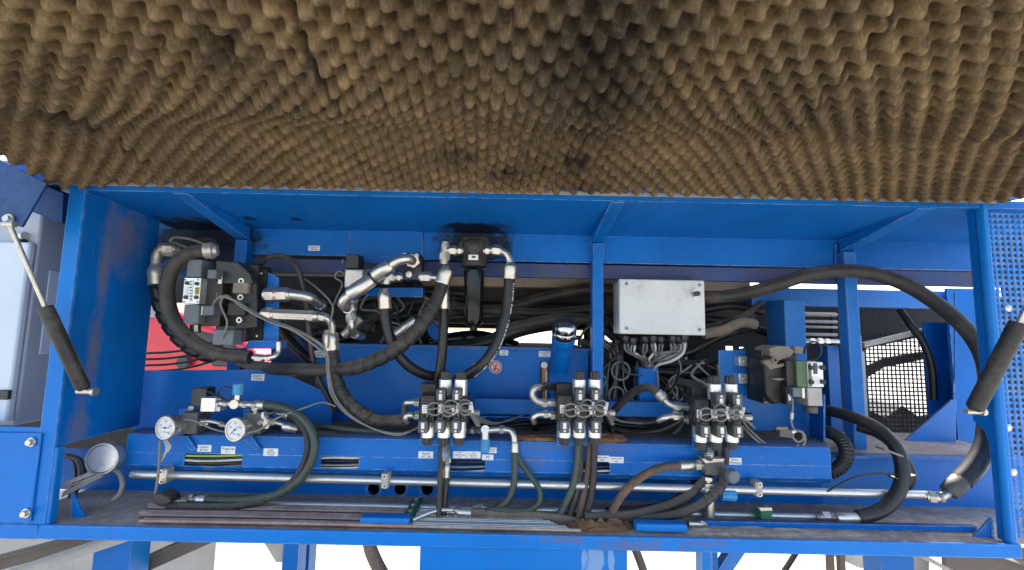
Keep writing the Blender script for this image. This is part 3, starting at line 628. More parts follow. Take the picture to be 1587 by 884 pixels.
a = MB(); pprism(a, [(48, 328), (64, 286), (98, 300), (96, 346)], 1.13, .05, blue_dark); a.build('hinge_plate', fr)
# gas struts
def strut(label, p0, p1, p2, r1, r2):
    root = thing('gas_strut', label, 'gas strut', P(*p2)); A, B, C_ = P(*p0), P(*p1), P(*p2)
    a = MB(); a.cyl(A, B, W(r1, p1[2]), zinc_dusty, seg=16); a.build('piston_rod', root)
    d = (C_-B).normalized(); a = MB(); R_ = W(r2, p2[2]); a.lathe(B, d, [(0, R_*.6), (0, R_*.95), (.006, R_), ((C_-B).length-.012, R_), ((C_-B).length-.004, R_*.6)], grey_pl if False else rubber, 24); a.build('cylinder', root)
    a = MB(); a.cyl(C_-Vector((.018, 0, 0)), C_+Vector((.022, 0, 0)), .0065, zinc_dusty); a.cyl(C_+Vector((.018, .0, 0)), C_+Vector((.026, 0, 0)), .010, zinc); a.cyl(C_-d*.01, C_, .008, zinc_dusty); a.build('ball_joint', root)
    a = MB(); a.cyl(A-Vector((.012, 0, 0)), A+Vector((.012, 0, 0)), .007, zinc_dusty); a.build('end_fitting', root)
strut('grey gas strut on the left, propping the hood beside the cabinet', (15, 348, .98), (70, 476, 1.03), (132, 607, 1.075), 3.2, 9.5)
strut('grey gas strut on the right, propping the hood beside the perforated sheet', (1640, 380, .95), (1580, 500, 1.0), (1508, 638, 1.075), 4, 11)
a = MB(); q = P(1640, 380, .95); a.prism([(q.x+.014, .93, q.z-.02), (q.x+.014, .97, q.z-.02), (q.x+.014, 1.03, ZC+.40), (q.x+.014, .88, ZC+.41)], (.006, 0, 0), blue); a.build('strut_bracket', hd, bevel=.001)
# ================================================= hydraulic tank
YT2 = 1.47
tk = thing('hydraulic_tank', 'blue hydraulic oil tank standing in the middle behind the valve banks', 'oil tank', P(700, 690, YT2))
a = MB(); pbox(a, 486, 540, 912, 695, YT2, .45, blue); tb = a.build('tank_body', tk, bevel=.004)
a = MB(); pbox(a, 484, 536, 914, 541, YT2-.004, .46, blue_dirty); a.build('tank_lid', tk, bevel=.001)
sticker(fr, 487, 385, 18, 8, 1.4055, ('Reduktion', '100 bar')); sticker(tk, 496, 549, 20, 10, YT2-.001, ('Ventil 2', '180 bar')); sticker(tk, 781, 547, 13, 8, YT2-.001, ('Tank', '0 bar')); sticker(tk, 844, 549, 18, 9, YT2-.001, ('Hydrauliktank', 'Oel'))
a = MB(); c = P(768, 569, YT2-.002); R_ = W(10, YT2); a.cyl(c, c-Vector((0, .0012, 0)), R_, pinkish, seg=32); a.cyl(c-Vector((0, .0012, 0)), c-Vector((0, .0018, 0)), R_*.86, ink_red, seg=32); a.cyl(c-Vector((0, .0018, 0)), c-Vector((0, .0024, 0)), R_*.72, pinkish, seg=32)
a.cbox(c-Vector((0, .003, 0)), (R_*1.5, .0008, R_*.14), ink_red, Matrix.Rotation(math.radians(45), 3, 'Y')); a.cbox(c-Vector((R_*.12, .0028, R_*.35)), (R_*.3, .0006, R_*.3), ink); a.cbox(c-Vector((-R_*.05, .0028, -R_*.1)), (R_*.12, .0006, R_*.8), ink, Matrix.Rotation(.5, 3, 'Y'))
a.build('no_open_flame_sign', tk)
a = MB(); v0 = [P(729, 571, YT2-.002), P(741, 571, YT2-.002), P(735, 561, YT2-.002)]; a.prism(v0, (0, -.001, 0), yellow); a.build('warning_sign', tk)
lg = MB(); pbox(lg, 837, 561, 850, 640, YT2-.012, .012, black_pl); lgo = lg.build('level_gauge', tk, bevel=.002)
a = MB(); pbox(a, 840, 572, 848, 640, YT2-.016, .004, amber); pbox(a, 845.5, 576, 847, 640, YT2-.017, .001, dial); a.build('sight_glass', lgo)
a = MB(); c = P(843.5, 566, YT2-.012); a.lathe(c, (0, -1, 0), [(0, .011), (.006, .011), (.008, .006)], dial, 20); a.build('gauge_bolt', lgo)
a = MB(); A, B = P(873, 527, 1.385), P(867, 574, 1.445); a.cyl(A, B, W(14.5, 1.4), blue, seg=32, rb=W(13, 1.4)); d = (A-B).normalized(); a.cyl(A-d*.005, A+d*.012, W(18, 1.4), blue, seg=32); a.cyl(A-d*.03, A-d*.005, W(14.7, 1.4), blue, rb=W(18, 1.4), seg=32)
fn = a.build('filler_neck', tk)
a = MB(); a.lathe(A+d*.012, d, [(0, .036), (.004, .038), (.02, .0375), (.022, .036), (.034, .037), (.045, .034), (.052, .026), (.053, .001)], chrome, 36); a.build('breather_cap', fn)
a = MB()
for k in range(9): t = 2*math.pi*k/9; ax = d.orthogonal().normalized(); bx = d.cross(ax); q = A+d*.026+(ax*math.cos(t)+bx*math.sin(t))*.0362; a.lathe(q, (ax*math.cos(t)+bx*math.sin(t)), [(0, .005), (.003, .004), (.004, .001)], chrome, 10)
a.build('cap_dimples', fn)
# ================================================= junction box
jb = thing('junction_box', 'pale grey junction box with cable glands, screwed to the blue column', 'junction box', P(1026, 525, 1.36))
a = MB(); pbox(a, 960.5, 436, 1092, 519, 1.375, .09, box_grey); a.build('box_body', jb, bevel=.004)
a = MB(); pbox(a, 960, 433.5, 1093, 519, 1.36, .014, box_grey); a.build('box_lid', jb, bevel=.004)
for x, y in ((971, 440), (1084, 442), (971, 509), (1084, 511)):
    a = MB(); c = P(x, y, 1.36); a.cyl(c+Vector((0, .001, 0)), c-Vector((0, .0015, 0)), .0065, cab_grey, seg=20); a.cbox(c-Vector((0, .002, 0)), (.007, .001, .0015), dark_int); a.cbox(c-Vector((0, .002, 0)), (.0015, .0012, .007), dark_int); a.build('lid_screw', jb)
a = MB(); c = P(1077, 456, 1.36); a.cyl(c, c-Vector((0, .006, 0)), .0125, zinc, seg=24); a.cyl(c-Vector((0, .006, 0)), c-Vector((0, .022, 0)), .008, black_pl, seg=16); a.build('push_button', jb)
gl = [(970, 526, 1.40), (981, 529, 1.385), (1000, 527, 1.40), (1012, 526, 1.385), (1024, 527, 1.40), (1042, 526, 1.385), (1052, 527, 1.40), (1060, 524, 1.385)]
for x, y, Y in gl:
    a = MB(); c = P(x, y-5, Y); a.nut(c, c-Vector((0, 0, .014)), .0135, black_pl); a.cyl(c-Vector((0, 0, .014)), c-Vector((0, 0, .022)), .0105, black_pl, rb=.008); a.build('cable_gland', jb, bevel=.0008)
rc = random.Random(5); n_c = 0
for x, y, Y in gl:
    for k in range(2):
        tx = 1006+rc.uniform(-6, 6); mid = (x*.55+tx*.45+rc.uniform(-6, 6), 552+rc.uniform(-5, 4)); n_c += 1
        o = hose(f'{("left", "right")[k]} control cable from the {("first", "second", "third", "fourth", "fifth", "sixth", "seventh", "rightmost")[[g[0] for g in gl].index(x)]} gland under the junction box', [(x+k*5-2, y+7, Y), (x+(k*5-2)+rc.uniform(-2, 2), y+17, Y-.005), (mid[0], mid[1], Y-.02), (tx, 565, 1.425), (tx, 580, 1.44)], 1.7, cable_grey if rc.random() < .75 else cable_white, group='control cables below the junction box', cat='cable', name='control_cable')
hose('white sheathed cable hanging from the right-hand gland of the junction box', [(1061, 533, 1.38), (1058, 548, 1.36), (1040, 560, 1.36), (1020, 566, 1.39), (1012, 575, 1.43)], 2.2, cable_white, cat='cable', name='control_cable')
# ================================================= valve banks
def stack(side, cols, cy, Y, ports, shift=0):
    """manifold with three solenoid valves: left column has only the lower coil"""
    cx = cols[1]
    def Q(x, y, dy=0): return P(x, y, Y+dy)
    mf = thing('valve_manifold', f'dark steel manifold block carrying the {side} solenoid valve bank', 'manifold', Q(cx, cy+30))
    a = MB(); pbox(a, cols[0]-13, cy-22, cols[2]+13, cy+22, Y+.03, .06, cast); pbox(a, cols[0]-12, cy-38, cols[0]+12, cy-20, Y+.045, .045, cast); a.build('manifold_block', mf, bevel=.002)
    a = MB(); pbox(a, cols[0]-12, cy+22, cols[2]-11, cy+58, Y+.032, .004, blue); a.build('bracket_plate', mf)
    for k, dy in enumerate((-9, 11)):
        p0 = Q(cols[0]-13, cy+dy, .06); a = MB(); a.nut(p0, p0+Vector((-W(9, Y), 0, 0)), W(7.5, Y), zinc); a.cyl(p0+Vector((-W(9, Y), 0, 0)), p0+Vector((-W(13, Y), 0, 0)), W(5.5, Y), zinc); a.build('port_fitting', mf, bevel=.001)
    a = MB(); p0 = Q(cols[2]+13, cy+7, .05); a.nut(p0, p0+Vector((W(18, Y), 0, 0)), W(5, Y), zinc_dusty); a.build('port_plug', mf, bevel=.001)
    for i, x in enumerate(cols):
        nm = ('left', 'middle', 'right')[i]
        vl = thing('solenoid_valve', f'{nm} valve of the {side} valve bank, ' + ('single lower aluminium coil' if i == 0 else 'aluminium coils above and below'), 'solenoid valve', Q(x, cy+50), 'solenoid valves mounted on the three manifolds')
        hw = W(10.6, Y)
        a = MB(); c = Q(x, cy, 0); a.box((c.x-hw, Y-.012, Q(x, cy+20).z), (c.x+hw, Y+.029, Q(x, cy-20).z), cast)
        for sx in (-1, 1):
            for sz in (-1, 1): q = c+Vector((sx*hw*.6, -.012, sz*W(12.5, Y))); a.cyl(q, q-Vector((0, .002, 0)), .0052, grey_pl, seg=14); a.cyl(q-Vector((0, .002, 0)), q-Vector((0, .0025, 0)), .003, dark_int, seg=6)
        vb = a.build('valve_body', vl, bevel=.0015)
        a = MB(); a.box((c.x-hw*.75, Y-.0135, c.z-W(6, Y)), (c.x-hw*.1, Y-.0122, c.z+W(6, Y)), alu)
        for k in range(4): a.box((c.x-hw*.65, Y-.0139, c.z-W(4.5-k*2.6, Y)), (c.x-hw*.22, Y-.0136, c.z-W(3.6-k*2.6, Y)), ink)
        a.build('type_plate', vb)
        for s in ((-1,) if i == 0 else (1, -1)):
            zc_ = lambda py: Q(x, cy-s*py).z
            a = MB(); R_ = W(10, Y); a.cyl((c.x, Y+.004, zc_(20)), (c.x, Y+.004, zc_(45)), R_, alu, seg=28); co = a.build('solenoid_coil', vl, bevel=.001)
            a = MB(); a.cyl((c.x, Y+.004, zc_(45.3)), (c.x, Y+.004, zc_(56)), R_*.80, black_pl, seg=22, rib=.16); a.cyl((c.x, Y+.004, zc_(54)), (c.x, Y+.004, zc_(57)), R_*.6, black_pl, seg=16); a.build('coil_cap', vl)
            px_ = c.x-W(2.8, Y); a = MB(); a.box((px_-W(7, Y), Y-.044, min(zc_(14), zc_(33))), (px_+W(7, Y), Y-.004, max(zc_(14), zc_(33))), grey_pl); a.box((px_-W(4, Y), Y-.036, min(zc_(11), zc_(15))), (px_+W(4, Y), Y-.014, max(zc_(11), zc_(15))), grey_pl); pg = a.build('cable_plug', vl, bevel=.003)
            a = MB(); zz = sorted((zc_(17), zc_(26))); a.box((px_-W(2.4, Y), Y-.0455, zz[0]), (px_+W(2.4, Y), Y-.0442, zz[1]), dial); q = Vector((px_, Y-.0442, zc_(29.5))); a.cyl(q, q-Vector((0, .002, 0)), .0028, dial, seg=12); a.build('indicator_label', pg)
            # looped connector cable
            st = P(x-2.8, cy-s*12, Y-.03); rr = 10+rc.uniform(-1.5, 2); ox = x+(9 if s > 0 else 7)+rc.uniform(-2, 3); oy = cy-s*rc.uniform(1, 5); pts = [(x-2.8, cy-s*13, Y-.028), (x-2.8+rc.uniform(-2, 2), cy-s*9, Y-.04)]
            a0 = math.pi*(.9 if s > 0 else 1.1)
            for k in range(8): t = a0-s*k*.85; pts.append((ox+rr*math.cos(t), oy-rr*.85*math.sin(t), Y-.045-.003*k))
            ex = cols[2]+6+rc.uniform(-3, 3); pts += [(min(ex, ox+16), cy+rc.uniform(-3, 3), Y-.05), (ex+8, cy+6+rc.uniform(-3, 3), Y-.03), (ex+22+rc.uniform(-4, 6), cy+22+rc.uniform(-4, 6), Y+.02)]
            pos = ('upper ' if s > 0 else 'lower ')+nm
            cb_ = thing('connector_cable', f'grey looped cable from the {pos} plug of the {side} valve bank', 'cable', P(*pts[0]), 'looped connector cables on the valve banks')
            a = MB(); a.tube([P(*p) for p in pts], W(1.35, Y), cable_grey, 8); a.build('cable_body', cb_)
            a = MB(); A_ = P(*pts[5]); B_ = P(*pts[6]); dd = (B_-A_).normalized(); a.cyl(A_-dd*.004, B_+dd*.004, W(2.3, Y), cable_white, seg=10); a.build('cable_marker', cb_)
    return mf
stack('left', (664, 689, 713), 633, 1.185, None)
stack('middle', (875, 898, 922), 633, 1.185, None)
stack('right', (1085, 1109, 1134), 640, 1.185, None)
# ================================================= pressure gauges
def gauge(label, gx_, gy_, needle, red=False):
    Y = 1.19; g = thing('pressure_gauge', label, 'pressure gauge', P(gx_, gy_+18, Y)); c = P(gx_, gy_, Y); R_ = W(18, Y)
    ax = Vector((-.22, -1, .04)).normalized()
    a = MB(); a.lathe(c-ax*.045, ax, [(0, R_*.5), (.002, R_*.86), (.038, R_*.88), (.040, R_), (.049, R_), (.051, R_*.93), (.051, R_*.82), (.047, R_*.80)], zinc, 40); a.build('gauge_case', g)
    f_ = c+ax*.0025; u_ = Vector((0, 0, 1)).cross(ax).normalized(); v_ = ax.cross(u_)
    a = MB(); a.cyl(f_, f_+ax*.001, R_*.815, dial, seg=40)
    for k in range(25):
        t = math.radians(225-k*270/24); e = u_*math.cos(t)+v_*math.sin(t); q0, q1 = f_+ax*.0014+e*R_*.74, f_+ax*.0014+e*R_*(.66 if k % 4 == 0 else .70); n_ = ax.cross(e)*R_*.012
        a.prism([q0+n_, q1+n_, q1-n_, q0-n_], ax*.0003, ink)
    Rm = Matrix((u_, v_, ax)).transposed().to_4x4()
    for k, t_ in enumerate(('0', '100', '200', '300', '400')):
        t = math.radians(225-k*270/4); e = u_*math.cos(t)+v_*math.sin(t); txt(a, t_, f_+ax*.0016+e*R_*.52, R_*.19, ink, Rm)
    txt(a, 'bar', f_+ax*.0016-v_*R_*.32, R_*.2, ink, Rm)
    a.build('dial_face', g)
    t = math.radians(needle); e = u_*math.cos(t)+v_*math.sin(t); n_ = ax.cross(e)*R_*.028; a = MB(); a.prism([f_+ax*.002+e*R_*.68, f_+ax*.002-e*R_*.45+n_, f_+ax*.002-e*R_*.45-n_], ax*.0006, ink); a.cyl(f_+ax*.001, f_+ax*.004, R_*.07, ink); a.build('needle', g)
    s0 = c-ax*.045; a = MB(); a.nut(s0, s0-ax*.018, .010, zinc_dusty); a.cyl(s0-ax*.018, s0-ax*.045, .007, zinc_dusty); a.nut(s0-ax*.03, s0-ax*.042, .011, zinc_dusty); a.build('stem', g, bevel=.0008)
    a = MB(); p0 = P(gx_+18, gy_, Y+.08); d1 = s0-ax*.04; a.tube([d1, (d1+p0)/2, p0+Vector((.03, 0, 0))], .008, zinc_dusty, 10); a.build('pipe_stub', g)
gauge('left round pressure gauge with a white dial, needle level', 258, 663, 182)
gauge('right round pressure gauge with a white dial, needle pointing up right', 366, 666, 45)
# brackets and blocks behind gauges
for i, (bx_, side) in enumerate(((278, 'left'), (378, 'right'))):
    br_ = thing('gauge_bracket', f'blue steel bracket holding the {side} pressure gauge above the duct', 'bracket', P(bx_+10, 692, 1.25))
    a = MB(); pprism(a, [(bx_-1, 634), (bx_+20, 634), (bx_+20, 675), (bx_+24, 694), (bx_+8, 686), (bx_-1, 670)], 1.275, .006, blue); a.build('bracket_plate', br_, bevel=.001)
    a = MB(); pprism(a, [(bx_-8, 676), (bx_+12, 676), (bx_+26, 696), (bx_+18, 699)], 1.225, .05, blue); a.build('gusset', br_, bevel=.001)
    vb = thing('valve_block', ('black valve block with switch behind the left pressure gauge', 'black valve block behind the right pressure gauge')[i], 'valve block', P(bx_+15, 672, 1.22))
    a = MB(); pbox(a, bx_+2, 640, bx_+27, 673, 1.215, .055, grey_pl); a.build('block', vb, bevel=.002)
    a = MB(); c0 = P(bx_+27, 645, 1.24); a.nut(c0, c0+Vector((.014, 0, 0)), .008, zinc); c1 = P(bx_+27, 655, 1.23); a.nut(c1, c1+Vector((.02, 0, 0)), .0105, zinc); a.cyl(c1+Vector((.02, 0, 0)), c1+Vector((.035, 0, -.002)), .007, zinc); a.build('hex_nut', vb, bevel=.0008)
    a = MB(); c0 = P(bx_+4, 664, 1.205); a.nut(c0+Vector((.0, 0, 0)), c0+Vector((-.016, -.004, 0)), .010, zinc_dusty); a.build('elbow_fitting', vb, bevel=.0008)
ps = thing('pressure_switch', 'tall black pressure switch with cable standing on the left gauge block', 'pressure switch', P(305, 637, 1.25))
a = MB(); pprism(a, [(297, 602), (309, 601), (320, 602), (320, 626), (312, 632), (294, 630)], 1.235, .04, black_pl); a.build('switch_body', ps, bevel=.003)
a = MB(); c = P(297, 629, 1.25); a.nut(c, c-Vector((0, 0, .012)), .0085, zinc); a.cyl(c-Vector((0, 0, .010)), c-Vector((0, 0, .03)), .006, zinc_dusty); a.build('hex_nut', ps, bevel=.0006)
ab = thing('aluminium_block', 'small silver machined block between the black switch and the light blue knob', 'valve block', P(325, 639, 1.22))
a = MB(); pbox(a, 311, 617, 333, 638.5, 1.205, .04, alu); pbox(a, 333.4, 618, 341, 638, 1.215, .03, alu); a.build('block', ab, bevel=.001)
a = MB(); c0 = P(336, 626, 1.21); 
for x0_, x1_, r_ in ((336, 341, .0115), (341, 347, .008), (347, 354, .0095), (354, 361, .0065)): a.cyl(P(x0_, 625.5, 1.215), P(x1_, 625.7, 1.215), r_*.95, zinc, seg=6 if r_ > .009 else 16)
a.build('pipe_union', ab, bevel=.0005)
nv = thing('needle_valve', 'small needle valve with a light blue ribbed knob on top', 'needle valve', P(367, 632, 1.21))
a = MB(); c = P(366.5, 626, 1.215); a.cyl(c+Vector((0, -.012, 0)), c+Vector((0, .012, 0)), .0125, zinc, seg=24); a.cyl(P(356, 626, 1.215), P(378, 627, 1.215), .009, zinc, seg=16); a.cyl(c, P(369, 612, 1.215), .0085, zinc); a.nut(P(377, 627, 1.215), P(384, 627.3, 1.215), .0105, zinc); a.build('valve_body', nv, bevel=.0005)
a = MB(); a.cyl(P(369, 612, 1.215), P(370, 596, 1.215), .0135, cyan_cap, seg=24, rib=.1, rb=.0145); a.build('knob', nv, bevel=.0004)
tf = thing('tee_fitting', 'tee pipe fitting joining the knob valve to the green-tinged hoses', 'pipe fitting', P(395, 640, 1.21))
a = MB(); a.cyl(P(384, 627.3, 1.215), P(397, 627.6, 1.215), .008, zinc); a.nut(P(391, 627.5, 1.215), P(397, 627.6, 1.215), .010, zinc); a.cyl(P(395, 627, 1.215), P(396, 641, 1.22), .006, zinc_dusty); a.nut(P(395.5, 632, 1.215), P(395.7, 636, 1.215), .0085, zinc_dusty); a.build('tee_body', tf, bevel=.0005)
def pipe(label, pts, rpx, m=None, nuts=(), cat='pipe', name='steel_pipe', group=None):
    m = m or zinc; W3 = [P(*p) for p in pts]; r = W(rpx, pts[0][2])
    if not nuts: a = MB(); a.tube(W3, r, m, 14); return tag(a.build(name), label, cat, group)
    root = thing(name, label, cat, W3[0], group); a = MB(); a.tube(W3, r, m, 14); a.build('pipe_run', root)
    path = resample(W3, r*.5)
    for f, L, k in nuts:
        i = int(f*(len(path)-2)); d = (path[i+1]-path[i]).normalized(); a = MB(); a.nut(path[i]-d*r*L/2, path[i]+d*r*L/2, r*k, m); a.cyl(path[i]-d*r*(L/2+.5), path[i]+d*r*(L/2+.5), r*(k*.82), m); a.build('hex_nut', root, bevel=r*.06)
    return root
pipe('thin chromed pipe from the left gauge block toward the right gauge', [(310, 654, 1.22), (325, 653, 1.21), (342, 657, 1.21), (352, 662, 1.215)], 2.6, nuts=((.12, 2.2, 1.7), (.85, 2.6, 1.6)))
pipe('short pipe with nut ending at the upper hose right of the right gauge', [(405, 642, 1.24), (425, 641, 1.24), (448, 645, 1.24)], 2.4, nuts=((.1, 2.4, 1.7), (.55, 2.4, 1.6)))
pipe('short chromed pipe with ferrule right of the right gauge block', [(404, 654, 1.22), (415, 652, 1.21), (428, 655, 1.21), (440, 658, 1.21)], 3.2, nuts=((.1, 2.4, 1.7), (.6, 3, 1.5)))
pipe('hexagon tee fitting right of the right gauge block', [(410, 640, 1.215), (412, 650, 1.21), (414, 664, 1.21)], 3.6, nuts=((.3, 2, 1.6), (.8, 2, 1.6)), name='pipe_fitting', cat='pipe fitting')
pipe('thin grey capillary cable running from the left gauge block past the right gauge', [(286, 650, 1.19), (300, 652, 1.18), (330, 665, 1.18), (352, 670, 1.2), (398, 668, 1.18), (430, 648, 1.18), (470, 633, 1.2), (500, 624, 1.24), (520, 630, 1.26)], 1.4, cable_grey, cat='cable', name='signal_cable')
pipe('dark looped signal cable above the silver block', [(320, 606, 1.235), (340, 615, 1.22), (352, 621, 1.21), (362, 610, 1.21), (358, 602, 1.21), (345, 601, 1.21), (338, 609, 1.215), (345, 617, 1.22)], 1.3, cable_black, cat='cable', name='signal_cable')
# ================================================= left proportional valve on its bracket
pv = thing('proportional_valve', 'large black pilot-operated proportional valve at the far left of the compartment', 'proportional valve', P(345, 540, 1.25))
Y0 = 1.23
a = MB(); pbox(a, 338, 410, 398, 512, Y0+.03, .07, cast); pprism(a, [(365, 418), (388, 425), (398, 440), (398, 508), (365, 512)], Y0+.005, .03, cast); pbox(a, 360, 438, 384, 455, Y0-.008, .02, cast_tan); pbox(a, 352, 470, 380, 490, Y0-.008, .02, cast); a.build('main_body', pv, bevel=.003)
a = MB(); pprism(a, [(334, 404), (368, 406), (388, 424), (392, 440), (334, 440)], Y0-.005, .06, black_pl); a.build('upper_cover', pv, bevel=.003)
a = MB(); pbox(a, 334, 504, 380, 530, Y0+.01, .06, black_pl); a.build('lower_cover', pv, bevel=.003)
a = MB(); pbox(a, 329, 511, 361, 535, Y0-.03, .05, slate_pl); a.build('cable_socket', pv, bevel=.003)
a = MB(); pbox(a, 308, 428, 343, 506, Y0-.005, .05, cast); a.build('pilot_body', pv, bevel=.002)
a = MB(); pbox(a, 284, 431, 310, 471, Y0-.03, .055, alu)
for x, y in ((290, 439), (305, 440), (288, 461), (304, 461)): c = P(x, y, Y0-.031); a.cyl(c, c-Vector((0, .003, 0)), .0055, black_pl, seg=16)
for x, y in ((287, 434), (307, 434), (285, 468), (306, 468)): c = P(x, y, Y0-.031); a.cyl(c, c-Vector((0, .002, 0)), .002, dark_int, seg=8)
pd = a.build('pilot_valve', pv, bevel=.001)
a = MB(); pbox(a, 285, 444, 291, 458, Y0-.0315, .001, dial); pbox(a, 293, 434, 298, 468, Y0-.0315, .001, dial); pbox(a, 301.5, 445, 308, 457, Y0-.0315, .001, yellow)
for k in range(7): pbox(a, 294, 436+k*4.5, 297, 437.6+k*4.5, Y0-.0322, .0006, ink)
for k in range(3): pbox(a, 303, 447+k*3, 307, 448.2+k*3, Y0-.0322, .0006, ink)
a.build('type_plate', pd)
a = MB(); pbox(a, 289, 402, 312, 430, Y0-.025, .05, slate_pl); a.build('solenoid_coil', pv, bevel=.003)
a = MB(); pbox(a, 284, 472, 308, 502, Y0-.03, .05, slate_pl); a.build('solenoid_coil', pv, bevel=.003)
a = MB(); pbox(a, 321, 418, 335, 432, Y0-.035, .04, slate_pl); a.build('cable_plug', pv, bevel=.002)
a = MB(); pbox(a, 314, 474, 331, 489, Y0-.035, .04, slate_pl); pbox(a, 311, 474, 314, 489, Y0-.03, .03, zinc_dusty); a.build('cable_plug', pv, bevel=.002)
for x, y in ((377.5, 436.5), (376.5, 461.5), (374.5, 496.5)):
    a = MB(); c = P(x, y, Y0+.006); a.cyl(c, c-Vector((0, .012, 0)), .0082, zinc, seg=24); a.cyl(c-Vector((0, .0121, 0)), c-Vector((0, .0125, 0)), .0045, dark_int, seg=6); a.build('socket_screw', pv, bevel=.0005)
a = MB(); pbox(a, 338, 429, 343, 440, Y0-.012, .004, paper); a.build('label_sticker', pv)
a = MB(); 
for k in range(5): a.cyl(P(298+k*2, 504, Y0-.01), P(298+k*2, 514, Y0-.01), .002, zinc_dusty, seg=8)
a.cyl(P(303, 503, Y0), P(303, 516, Y0), .013, black_pl); a.build('override_knob', pv)
bk = thing('valve_bracket', 'blue angled bracket plate to the right of the black proportional valve', 'bracket', P(420, 540, 1.3))
a = MB(); pbox(a, 384, 418, 410, 530, Y0+.04, .006, dark_int); a.build('gasket_plate', bk)
a = MB(); pprism(a, [(409, 419), (432, 431), (431, 541), (405, 541)], Y0+.045, .006, blue); pprism(a, [(385, 528), (431, 528), (431, 541), (378, 541)], Y0+.03, .05, blue); a.build('bracket_plate', bk, bevel=.001)
for x, y in ((405, 424), (398, 521)): a = MB(); c = P(x, y, Y0+.04); a.lathe(c, (0, -1, 0), [(0, .0035), (.002, .0035), (.003, .001)], zinc, 12); a.build('rivet', bk)
pipe('fat bent steel pipe leaving the proportional valve, upper of the pair', [(414, 457, 1.25), (432, 457, 1.25), (455, 457, 1.25), (478, 461, 1.26), (492, 469, 1.30), (500, 476, 1.35)], 8.2, nuts=((.08, 1.5, 1.5), (.27, 1.9, 1.42), (.9, .4, 1.2)))
pipe('straight check valve with nuts leaving the proportional valve, lower of the pair', [(414, 487, 1.25), (430, 488, 1.25), (474, 490, 1.25), (494, 491, 1.25)], 8.0, nuts=((.08, 1.5, 1.4), (.5, 6.5, 1.12), (.93, 1.2, 1.2)), name='check_valve', cat='check valve')
pipe('steel elbow turning down into the spiral wrapped hose', [(478, 491, 1.25), (496, 491, 1.25), (507, 494, 1.25), (514, 504, 1.26), (515.5, 518, 1.27)], 5.2, nuts=((.15, 1.9, 1.5), (.42, 1.5, 1.5)), name='pipe_elbow', cat='pipe fitting')
pipe('small elbow fitting below the blue bracket at left', [(392, 554, 1.24), (410, 555, 1.24), (424, 553, 1.24), (431, 546, 1.25), (432, 530, 1.25)], 4.2, nuts=((.2, 2.5, 1.5), (.45, 1.5, 1.4)), name='pipe_elbow', cat='pipe fitting')
# wires from proportional valve
for i, p in enumerate((
    [(336, 455, 1.19), (340, 462, 1.18), (348, 461, 1.18), (370, 470, 1.18), (410, 492, 1.19), (450, 507, 1.19), (480, 522, 1.2), (503, 540, 1.21), (507, 575, 1.24), (513, 610, 1.25), (535, 640, 1.25), (580, 665, 1.25), (620, 672, 1.25), (650, 663, 1.27)],
    [(329, 476, 1.19), (334, 466, 1.18), (345, 459, 1.175), (360, 464, 1.175), (412, 495, 1.185), (452, 510, 1.185), (484, 526, 1.2), (506, 546, 1.21), (510, 580, 1.24), (518, 612, 1.25), (540, 641, 1.25), (584, 667, 1.25), (622, 674, 1.25), (652, 660, 1.27)],
    [(344, 525, 1.2), (352, 500, 1.18), (342, 470, 1.18), (350, 458, 1.18), (372, 474, 1.175), (415, 498, 1.18), (455, 513, 1.185), (500, 545, 1.2)])):
    pipe(('grey twin cable crossing from the black valve to the left valve bank, upper strand', 'grey twin cable crossing from the black valve to the left valve bank, lower strand', 'short grey cable from the lower slate socket of the black valve')[i], p, 1.5, cable_grey, cat='cable', name='signal_cable')
pipe('thin grey wire hanging from the grey cast block over the bent pipe', [(472, 432, 1.32), (495, 450, 1.28), (512, 468, 1.26), (516, 478, 1.25), (512, 500, 1.24), (508, 540, 1.22)], 1.3, cable_grey, cat='cable', name='signal_cable')
pipe('curled wire beside the grey cast block', [(535, 425, 1.32), (524, 421, 1.31), (519, 430, 1.31), (528, 436, 1.31), (530, 442, 1.3), (518, 470, 1.27), (514, 490, 1.24)], 1.3, cable_grey, cat='cable', name='signal_cable')
# ================================================= grey cast block with switch and oil cooler line fittings, centre left
cbk = thing('distribution_block', 'grey cast distribution block with black switch at the left of the big elbows', 'valve block', P(545, 448, 1.33))
a = MB(); pbox(a, 533, 417, 563, 447, 1.31, .06, zinc_dusty); a.cyl(P(548, 446, 1.33), P(548, 452, 1.33), .018, zinc_dusty); a.build('block', cbk, bevel=.005)
a = MB(); pbox(a, 535, 394, 556, 416, 1.31, .05, black_pl); a.nut(P(533, 405, 1.3), P(530, 405, 1.3), .008, zinc); a.build('switch', cbk, bevel=.003)
pipe('short hexagonal coupling right of the grey cast block', [(563, 427, 1.34), (575, 427, 1.34), (590, 428, 1.34)], 7, zinc_dusty, nuts=((.3, 1.5, 1.3), (.75, 1, 1.3)), name='pipe_fitting', cat='pipe fitting')
mb_ = thing('port_block', 'small black port block with four bright screws at the big elbow', 'valve block', P(640, 435, 1.33))
a = MB(); pprism(a, [(628, 393), (650, 393), (653, 400), (653, 434), (624, 434), (624, 400)], 1.31, .05, black_pl); a.build('block', mb_, bevel=.002)
for x, y in ((628, 396), (646, 397)): a = MB(); c = P(x, y, 1.31); a.cyl(c, c-Vector((0, .006, 0)), .0065, zinc, seg=16); a.build('screw', mb_)
a = MB(); c = P(634.5, 426, 1.31); a.nut(c, c-Vector((0, .008, 0)), .011, zinc); a.build('hex_plug', mb_, bevel=.001)
